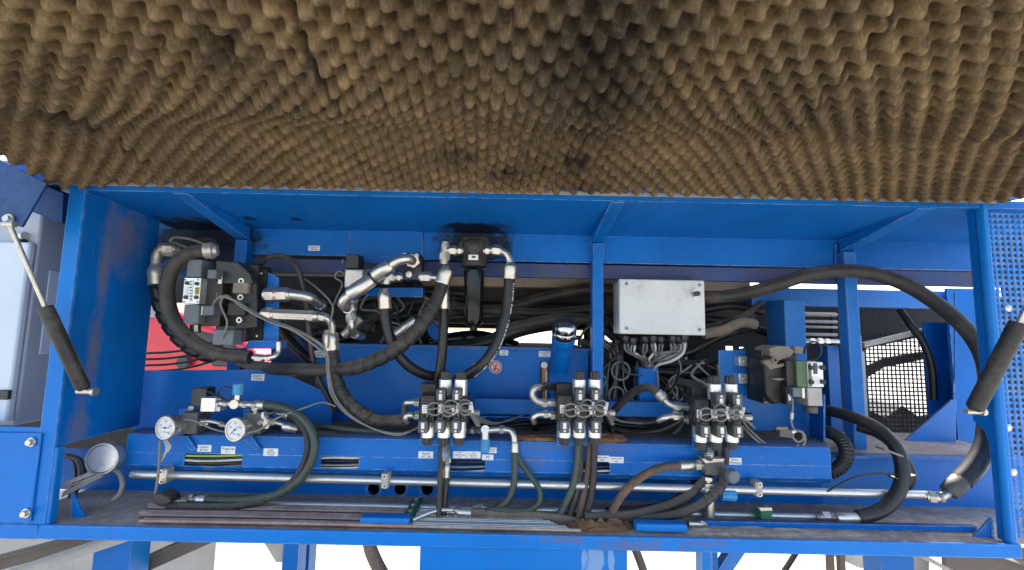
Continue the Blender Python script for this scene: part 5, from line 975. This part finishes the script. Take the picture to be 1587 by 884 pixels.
# cables inside duct windows
for x0, x1, yc, Yc, cols_, lab in ((287, 375, 713, 1.243, (cable_lime, cable_black, cable_white, cable_black, cable_black, cable_grey), 'first duct window from the left'), (498, 556, 717, 1.243, (cable_white, cable_black, cable_grey, cable_white), 'second duct window from the left'), (690, 760, 722, 1.243, (cable_black, cable_grey, cable_white), 'third duct window from the left'), (890, 948, 729, 1.243, (cable_black, cable_white, cable_grey), 'rightmost duct window')):
    n_ = len(cols_)
    for i, cm in enumerate(cols_):
        y = yc-9.5+19*(i+.5)/n_+1; sag = rc.uniform(-1.5, 2.5); nmc = {id(cable_lime): 'lime green', id(cable_black): 'black', id(cable_white): 'white', id(cable_grey): 'grey'}[id(cm)]
        pipe(f'{nmc} cable number {("one","two","three","four","five","six")[i]} from the top in the {lab}', [(x0-14, y, Yc+.004*(i % 2)), ((x0*2+x1)/3, y+sag, Yc-.003), ((x0+2*x1)/3, y+sag*.7, Yc-.003), (x1+14, y-1, Yc+.003)], 1.7, cm, cat='cable', name='duct_cable', group='cables inside the blue duct')
# ================================================= right pilot valve
rv2 = thing('pilot_valve_unit', 'dark dusty cast pilot valve unit with green and silver head at the right', 'pilot valve', P(1215, 630, 1.33))
a = MB(); pbox(a, 1183, 544, 1198, 626, 1.335, .095, cast); pbox(a, 1182.5, 544.5, 1190, 625.5, 1.333, .003, cast_tan)
for x, y in ((1186.5, 550), (1186.5, 620)): c = P(x, y, 1.329); a.cyl(c, c-Vector((0, .001, 0)), .006, dark_int, seg=12)
a.build('base_plate', rv2, bevel=.003)
a = MB(); pprism(a, [(1184, 556), (1196, 548), (1236, 548), (1236, 598), (1224, 620), (1200, 628), (1186, 612)], 1.31, .09, cast); a.build('cast_body', rv2, bevel=.006)
a = MB(); pprism(a, [(1192, 540), (1205, 536), (1222, 537), (1232, 545), (1226, 553), (1206, 560), (1194, 552)], 1.30, .08, cast_tan); a.nut(P(1235, 548, 1.31), P(1235, 537, 1.31), .016, cast_tan); pprism(a, [(1182, 560), (1200, 556), (1206, 566), (1225, 560), (1228, 565), (1194, 574)], 1.295, .02, cast_tan); pprism(a, [(1196, 588), (1210, 586), (1219, 588), (1208, 591)], 1.293, .03, cast_tan); a.build('upper_housing', rv2, bevel=.003)
a = MB(); c = P(1199, 558, 1.295); a.cyl(c, c-Vector((0, .008, 0)), .009, cast_tan, seg=16); a.cyl(c-Vector((0, .0081, 0)), c-Vector((0, .0085, 0)), .005, dark_int, seg=6); a.build('socket_screw', rv2)
a = MB(); pbox(a, 1219, 559, 1237, 600, 1.285, .06, cast); a.build('spacer', rv2, bevel=.002)
a = MB(); pbox(a, 1235, 560, 1253, 600, 1.275, .06, green_v); a.build('green_body', rv2, bevel=.001)
a = MB(); pbox(a, 1252, 561.5, 1276, 600, 1.27, .06, alu)
for x, y in ((1256, 570), (1274, 570), (1256, 592), (1274, 592)): c = P(x, y, 1.269); a.cyl(c, c-Vector((0, .008, 0)), .0065, black_pl, seg=16)
hd2 = a.build('silver_head', rv2, bevel=.001)
a = MB(); pbox(a, 1253, 563, 1258, 599, 1.2685, .001, yellow if False else pinkish if False else green_v); pbox(a, 1261, 563, 1267, 580, 1.2685, .001, grey_pl); pbox(a, 1260, 584, 1271, 598, 1.2685, .001, dial); a.build('type_plate', hd2)
a = MB(); pbox(a, 1252, 601, 1275, 630, 1.272, .06, pale_steel); a.build('solenoid_coil', rv2, bevel=.003)
a = MB(); a.cyl(P(1257, 630, 1.29), P(1257, 640, 1.29), .017, grey_pl, seg=10); a.build('coil_cap', rv2, bevel=.002)
a = MB(); pbox(a, 1229, 601, 1243, 616, 1.262, .05, slate_pl); pbox(a, 1219, 600, 1229, 628, 1.28, .05, black_pl); pbox(a, 1243, 601, 1248, 618, 1.27, .04, zinc); pg = a.build('cable_plug', rv2, bevel=.002)
a = MB(); pbox(a, 1222, 611, 1226, 621, 1.278, .002, dial); a.build('indicator_label', pg)
for y in (560, 587): a = MB(); c = P(1150, y, 1.42); a.box((c.x-.012, 1.415, c.z-.016), (c.x+.016, 1.45, c.z+.016), alu); a.cyl(c+Vector((0, -.006, 0)), c+Vector((0, -.014, 0)), .006, zinc_dusty); a.build('clamping_block', rv2, bevel=.002)
pipe('grey cable with white marker hanging from the plug of the right pilot valve', [(1228, 618, 1.26), (1228, 635, 1.25), (1226, 652, 1.25), (1230, 665, 1.25), (1240, 668, 1.25)], 1.6, cable_grey, cat='cable', name='signal_cable')
a = MB(); a.cyl(P(1227.5, 640, 1.249), P(1226.5, 650, 1.249), W(2.4, 1.25), cable_white, seg=12); tag(a.build('cable_marker'), 'cream marker sleeve on the cable below the right pilot valve', 'cable marker')
pipe('grey cable looping below the right pilot valve and running left to the right bank', [(1150, 660, 1.28), (1165, 676, 1.26), (1185, 692, 1.25), (1210, 700, 1.245), (1235, 698, 1.245), (1246, 688, 1.245), (1247, 675, 1.245), (1236, 668, 1.245), (1228, 676, 1.245), (1236, 685, 1.245), (1245, 680, 1.245), (1243, 668, 1.245)], 1.7, cable_grey, cat='cable', name='signal_cable')
pipe('second grey strand running left below the right pilot valve', [(1152, 656, 1.28), (1168, 672, 1.26), (1190, 690, 1.25), (1215, 697, 1.245), (1238, 690, 1.245)], 1.5, cable_grey, cat='cable', name='signal_cable')
cn = MB(); c = P(1213, 670, 1.24); cn.cbox(c, (.034, .03, .022), grey_pl, Matrix.Rotation(.12, 3, 'Y')); cn.cyl(c+Vector((.017, 0, 0)), c+Vector((.034, 0, .004)), .007, zinc); pprism(cn, [(1203, 663), (1221, 662), (1223, 666), (1204, 667)], 1.222, .01, cast_tan); tag(cn.build('loose_plug', bevel=.002), 'loose square grey plug lying on its cable below the right pilot valve', 'plug')
pipe('dark looped wire above the green head of the right pilot valve', [(1248, 560, 1.34), (1262, 558, 1.34), (1272, 548, 1.34), (1270, 534, 1.34), (1260, 530, 1.34), (1250, 536, 1.35), (1246, 548, 1.36)], 1.4, cable_black, cat='cable', name='signal_cable')
pipe('small shiny pipe fittings in the dark behind the right rib leg', [(1240, 530, 1.6), (1262, 529, 1.6), (1300, 530, 1.6)], 3.6, chrome, nuts=((.35, 2, 1.3), (.55, 2, 1.4), (.75, 2, 1.2)), name='pipe_fitting', cat='pipe fitting')
# ================================================= background hoses and clutter
bgh = [([(560, 505, 1.62), (600, 480, 1.62), (660, 466, 1.63), (720, 478, 1.64), (800, 484, 1.64), (850, 486, 1.63), (930, 478, 1.62)], 8, rubber, 'upper'),
    ([(640, 498, 1.66), (700, 484, 1.68), (780, 480, 1.68), (840, 462, 1.66), (920, 448, 1.62), (960, 452, 1.6)], 9, rubber, 'highest arching'),
    ([(770, 515, 1.55), (830, 500, 1.55), (880, 494, 1.56), (940, 500, 1.58)], 9, rubber, 'short fat'),
    ([(600, 548, 1.6), (680, 545, 1.58), (760, 530, 1.56), (800, 512, 1.56), (860, 500, 1.58), (950, 494, 1.6)], 12, rubber_dark, 'thickest black'),
    ([(480, 520, 1.62), (540, 505, 1.62), (600, 492, 1.62), (690, 488, 1.64)], 8, rubber_dark, 'left spiral'),
    ([(1095, 508, 1.50), (1125, 500, 1.5), (1155, 488, 1.52), (1180, 470, 1.56)], 5, rubber, 'thin rising right'),
    ([(1090, 518, 1.46), (1120, 512, 1.46), (1150, 500, 1.47), (1170, 503, 1.48)], 8, rubber_brown, 'dusty right'),
    ([(905, 545, 1.55), (960, 570, 1.55), (1040, 577, 1.53), (1120, 575, 1.53)], 6, rubber_dark, 'horizontal right of the column'),
    ([(1030, 620, 1.5), (1060, 612, 1.5), (1100, 602, 1.5), (1150, 590, 1.52)], 6, rubber_dark, 'rising behind the right valve bank'),
    ([(900, 530, 1.53), (925, 540, 1.53), (945, 560, 1.54), (960, 590, 1.56)], 6, rubber, 'descending right of the chrome cap'),
    ([(1395, 480, 1.75), (1412, 505, 1.72), (1430, 530, 1.70), (1444, 570, 1.69), (1447, 620, 1.69)], 5, rubber_dark, 'hanging in front of the perforated vent'),
    ([(930, 470, 1.60), (960, 520, 1.58), (1000, 545, 1.57), (1060, 548, 1.56), (1120, 520, 1.56), (1170, 508, 1.6)], 6, rubber_dark, 'drooping behind the junction box'),
    ([(930, 505, 1.62), (990, 550, 1.6), (1070, 565, 1.6), (1160, 545, 1.6)], 7, rubber, 'second drooping behind the junction box'),
    ([(1090, 480, 1.66), (1130, 474, 1.66), (1180, 482, 1.68)], 7, rubber_dark, 'short dark behind the box edge'),
    ([(1095, 495, 1.7), (1140, 500, 1.68), (1200, 520, 1.66)], 6, rubber_dark, 'low dark behind the box edge'),
    ([(1040, 590, 1.52), (1075, 596, 1.50), (1110, 588, 1.5), (1150, 566, 1.52)], 7, rubber, 'dusty one under the steel fittings'),
    ([(925, 600, 1.5), (950, 615, 1.48), (975, 640, 1.46), (985, 680, 1.45)], 5, rubber_dark, 'dropping left of the blue column'),
    ([(430, 500, 1.55), (460, 540, 1.55), (490, 560, 1.56), (520, 530, 1.58), (560, 520, 1.6)], 7, rubber_dark, 'sagging left of the tank'),
    ([(500, 470, 1.6), (560, 465, 1.62), (640, 452, 1.64), (720, 455, 1.66)], 7, rubber_dark, 'straight one below the steel bar'),
    ([(395, 470, 1.55), (440, 475, 1.56), (500, 500, 1.58), (580, 510, 1.6)], 8, rubber, 'dusty one behind the check valve')]
for p, r, m_, lab in bgh: hose(f'{lab} background hose in the engine bay', p, r, m_, group='hoses deep in the engine bay', spiral=2.6 if 'left spiral' in lab else 0)
pipe('slanted chromed pipe with ferrule in front of the tank top', [(612, 526, 1.42), (625, 517, 1.42), (645, 503, 1.43), (668, 488, 1.46), (700, 472, 1.5)], 7, rubber_dark, cat='hose', name='hydraulic_hose')
sleeve('bright crimp sleeve on the slanted hose above the tank', (614, 519, 1.405), (645, 496, 1.405), 8)
a = MB(); pprism(a, [(660, 500), (672, 498), (684, 520), (676, 532), (664, 520)], 1.56, .05, blue); tag(a.build('blue_lever', bevel=.004), 'dark blue slanted lever behind the tank lid', 'lever')
ci = thing('suction_pipe', 'glossy black suction pipe lying behind the tank with bright reflection', 'pipe', P(700, 545, 1.6)); a = MB(); a.tube([P(640, 540, 1.62), P(700, 527, 1.6), P(745, 524, 1.6), P(800, 540, 1.62)], .027, gloss_black, 20); a.build('pipe_run', ci)
tl = MB(); pbox(tl, 700, 531, 880, 536, 1.85, .02, dial); tag(tl.build('light_tube', bevel=.004), 'pale horizontal bar seen in the gap above the tank', 'bar')
pl = MB(); pbox(pl, 940, 462, 962, 520, 1.66, .02, grey_int); tag(pl.build('mounting_bar'), 'grey strip between the centre rib leg and junction box', 'strip')
# engine block mass in the dark between tank and right
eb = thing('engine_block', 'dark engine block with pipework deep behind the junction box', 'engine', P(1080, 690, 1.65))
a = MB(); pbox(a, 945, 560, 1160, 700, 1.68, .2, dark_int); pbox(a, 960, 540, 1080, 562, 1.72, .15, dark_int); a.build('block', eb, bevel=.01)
rc2 = random.Random(11)
for k in range(12):
    a = MB(); x, y = rc2.uniform(1042, 1108), rc2.uniform(534, 610); c = P(x, y, 1.58+rc2.uniform(0, .06)); L = rc2.uniform(.015, .05); a.cyl(c, c-Vector((0, 0, L)), rc2.uniform(.007, .012), rc2.choice((zinc, zinc_dusty, chrome)), seg=6 if k % 2 else 14); a.cyl(c-Vector((0, 0, L*.3)), c-Vector((0, 0, L*.6)), .014, zinc_dusty, seg=6); a.build('pipe_fitting', eb, bevel=.0008)
a = MB(); pbox(a, 1046, 545, 1058, 620, 1.6, .03, blue); a.build('stay', eb)
nbunch = [('middle and right bank', 958, 645, 1050, 660), ]
for k in range(9):
    y = 652+k*4.2+rc2.uniform(-1, 1); dx = rc2.uniform(-6, 6)
    pipe(('topmost', 'second', 'third', 'fourth', 'middle', 'sixth', 'seventh', 'eighth', 'lowest')[k]+' wire in the bundle sagging between the middle and right valve banks', [(940+dx, 628+k*2, 1.36), (950+dx, y-2, 1.36+.004*k), (985, y+6+rc2.uniform(-2, 2), 1.37+.004*k), (1020, y+4, 1.38), (1048, y-8, 1.38), (1066, 636+k, 1.38)], 2.0, cable_black if k % 3 else cable_grey, cat='cable', name='bundled_wire', group='wires sagging between the valve banks')
for k in range(8):
    y = 654+k*4.4
    pipe(('topmost', 'second', 'third', 'fourth', 'fifth', 'sixth', 'seventh', 'lowest')[k]+' black wire in the bundle between the left and middle valve banks', [(728, y+rc2.uniform(-3, 3), 1.41), (770, y+3+rc2.uniform(-3, 3), 1.40), (810, y+rc2.uniform(-3, 3), 1.40), (850, y-2+rc2.uniform(-4, 2), 1.41), (880, y-8, 1.43)], 2.4, cable_black, cat='cable', name='bundled_wire', group='wires between the left and middle valve banks')
for k in range(7):
    x = 936+k*3
    pipe(('first', 'second', 'third', 'fourth', 'fifth', 'sixth', 'seventh')[k]+' vertical wire counted from the centre rib leg toward the blue column', [(925+k*2, 525+rc2.uniform(0, 8), 1.45), (x+6, 545, 1.46), (x+rc2.uniform(2, 12), 580, 1.47), (x+rc2.uniform(-2, 8), 610, 1.46), (x-4, 640, 1.45)], 1.8, cable_grey if k % 2 else cable_black, cat='cable', name='hanging_wire', group='wires beside the centre rib leg')
for k, (x, y, r_) in enumerate(((955, 612, 12), (962, 575, 14), (1040, 608, 10), (930, 590, 9))):
    pipe(('dark wire coil right of the middle valve bank', 'large wire loop left of the blue column', 'wire loop right of the blue column', 'small wire loop beside the centre rib leg')[k], [(x+r_*math.cos(t*.8), y+r_*math.sin(t*.8), 1.43+.002*t) for t in range(9)], 1.7, cable_grey, cat='cable', name='wire_loop')
for k in range(6):
    pipe(('highest', 'second', 'third', 'lowest')[min(k, 3)]+' grey cable running right from the wire loops of the left valve bank', [(728, 640+k*1.2, 1.28), (745, 648+k*2.0, 1.30), (765, 655+k*1.0, 1.33), (790, 652-k*.5, 1.36), (812, 641+k, 1.40)], 1.3, cable_grey, cat='cable', name='signal_cable', group='cables right of the left valve bank') if k < 4 else None
# leaf-like dark cross-hoses seen in front of the red vehicle
for k in range(4):
    pipe(f'thin black brake line crossing the left gap before the red vehicle, '+('topmost', 'second', 'third', 'lowest')[k], [(215, 548+k*9.5, 1.55), (262, 546+k*9.5, 1.55), (300, 540+k*9.5, 1.55), (345, 526+k*9.5, 1.55)], 1.8, cable_black, cat='cable', name='brake_line', group='thin black lines in the left gap')
a = MB(); pbox(a, 352, 540, 372, 575, 1.6, .04, blue); tag(a.build('small_post', bevel=.002), 'short blue post behind the left mounting plate', 'post')
a = MB(); pprism(a, [(420, 540), (470, 515), (486, 515), (486, 560), (420, 575)], 1.62, .02, blue_dark); tag(a.build('dark_brace'), 'dark blue slanted brace left of the tank', 'brace')
a = MB(); pbox(a, 489, 582, 497, 607, 1.46, .01, cast_tan); tag(a.build('ochre_strap'), 'small ochre strap left of the tank', 'strap')
a = MB(); pprism(a, [(567, 446), (655, 446), (655, 460), (652, 461), (567, 459)], 1.41, .03, blue); a.build('beam_plate', fr, bevel=.001)
# weld beads along the frame joints
def weld(p, q, r=.0026):
    A, B = P(*p), P(*q); path = resample([A, B], .003); a = MB(); rings = []
    T = (B-A).normalized(); u_ = T.orthogonal().normalized(); v_ = T.cross(u_)
    for i, c in enumerate(path):
        rr = r*(1+.35*math.sin(i*1.9)+.3*noise.noise(c*90)); rings.append([a.bm.verts.new(c+(u_*math.cos(t*math.pi/4)+v_*math.sin(t*math.pi/4))*rr) for t in range(8)])
    a._set([a.bm.faces.new((X_[j], X_[(j+1) % 8], Y_[(j+1) % 8], Y_[j])) for X_, Y_ in zip(rings, rings[1:]) for j in range(8)], blue); a.build('weld_bead', fr)
for p, q in (((386, 361, 1.404), (386, 398, 1.404)), ((916, 370, 1.40), (916, 404, 1.40)), ((935, 368, 1.404), (935, 405, 1.404)), ((1295, 380, 1.40), (1295, 410, 1.40)), ((1324, 378, 1.404), (1324, 412, 1.404)), ((541, 362, 1.399), (541, 410, 1.399)), ((655, 366, 1.404), (655, 412, 1.404)),
             ((1537, 805, 1.137), (1539, 842, 1.137)), ((1505, 838, 1.137), (1540, 843, 1.137)), ((1165, 546, 1.449), (1165, 560, 1.449)), ((1166, 449, 1.619), (1166, 476, 1.619)), ((207, 688, 1.398), (514, 686, 1.398)), ((735, 646, 1.384), (850, 648, 1.384)), ((1395, 691, 1.498), (1482, 695, 1.498)), ((1246, 700, 1.33), (1278, 702, 1.33))): weld(p, q)
# loose thin wires in the dark gaps
rw = random.Random(23)
for (x0, y0, x1, y1, Ya, n_, lab, grp) in ((935, 535, 1055, 690, 1.40, 12, 'thin dusty wire tangled round the blue column below the junction box', 'loose wires round the blue column'), (560, 455, 720, 535, 1.52, 9, 'thin dark wire tangled behind the filter and spiral hose', 'loose wires behind the filter'), (1040, 560, 1115, 690, 1.42, 8, 'thin dark wire tangled behind the right valve bank', 'loose wires behind the right valve bank'), (850, 500, 935, 560, 1.50, 5, 'thin dark wire beside the chrome breather cap', 'loose wires beside the breather cap')):
    for k in range(n_):
        pts = [(rw.uniform(x0, x1), y0+rw.uniform(-8, 8), Ya+rw.uniform(0, .06))]
        for j in range(1, 6): px_, py_, _ = pts[-1]; pts.append((min(x1, max(x0, px_+rw.uniform(-34, 34))), y0+(y1-y0)*j/5+rw.uniform(-12, 12), Ya+rw.uniform(0, .07)))
        pipe(lab, pts, rw.uniform(1.2, 2.2), rw.choice((cable_grey, cable_black, cable_black, rubber)), cat='cable', name='loose_wire', group=grp)
# work light low at left
wl = thing('work_light', 'round chrome-rimmed work light in the lower left corner opening', 'work light', P(160, 740, 1.2))
c = P(160, 711, 1.2); ax = Vector((.12, -1, .05)).normalized(); a = MB(); a.lathe(c-ax*.06, ax, [(0, .012), (.01, .028), (.045, .040), (.055, .041), (.062, .041), (.066, .040), (.067, .0355), (.060, .0345), (.040, .034)], zinc_dusty, 40); a.build('lamp_housing', wl)
a = MB(); a.lathe(c-ax*.022, ax, [(0, .004), (.004, .014), (.012, .024), (.024, .031), (.0265, .0335)], alu, 36); a.build('reflector', wl)
a = MB(); a.lathe(c-ax*.020, ax, [(0, .012), (.010, .021), (.015, .022), (.019, .016), (.021, .002)], dial, 28); a.build('bulb', wl)
a = MB(); a.tube([P(172, 725, 1.22), P(186, 735, 1.2), P(190, 750, 1.19), P(186, 765, 1.19), P(176, 775, 1.19)], .006, cable_grey, 10); a.build('cable', wl)
for k, (y0, y1, w_) in enumerate(((752, 722, 4), (767, 735, 4.5), (758, 729, 1.5))):
    A, B = P(96, y0, 1.17), P(172 if k != 1 else 160, y1, 1.22); a = MB(); n_ = Vector((.3, 0, 1)).normalized()*W(w_, 1.2); a.prism([A+n_, B+n_, B-n_, A-n_], (0, .004, 0), pale_steel); tag(a.build('flat_strip', bevel=.0008), 'slanted pale flat strip in the lower left corner, '+('upper', 'lower', 'thin middle one')[k], 'strip')
for k in range(3): hose('dark cable curling in the lower left opening, '+('outer', 'middle', 'inner')[k], [(96+k*4, 705, 1.30), (112+k*6, 712, 1.30), (118+k*6, 735, 1.29), (108+k*4, 770, 1.27), (104+k*5, 800, 1.26)], 2.4, cable_grey if k == 1 else rubber, cat='cable', name='loose_cable')
hose('thin cable dropping past the left clamp to a black plug', [(248, 684, 1.19), (247, 712, 1.18), (244, 745, 1.18), (240, 770, 1.18)], 1.8, cable_grey, cat='cable', name='loose_cable')
pg = thing('cable_connector', 'black connector cluster lying at the left end of the tray', 'connector', P(250, 785, 1.18)); a = MB(); pprism(a, [(236, 768), (248, 764), (262, 771), (264, 781), (248, 786), (236, 780)], 1.165, .04, black_pl); a.build('plug_body', pg, bevel=.004)
a = MB(); a.nut(P(262, 776, 1.19), P(282, 777, 1.2), .005, zinc_dusty); a.nut(P(281, 776, 1.2), P(290, 776, 1.205), .010, zinc); a.build('hex_nut', pg, bevel=.0006)
for k in range(5): pipe('thin curled wire hanging below the left pressure gauge', [(254+k, 682, 1.2), (258+k*1.5, 694, 1.19), (254-k, 708, 1.19), (248-k*.5, 716, 1.185), (247, 700+k, 1.185)], 1.0, cable_grey if k % 2 else cable_white, cat='cable', name='thin_wire', group='thin wires below the left pressure gauge')
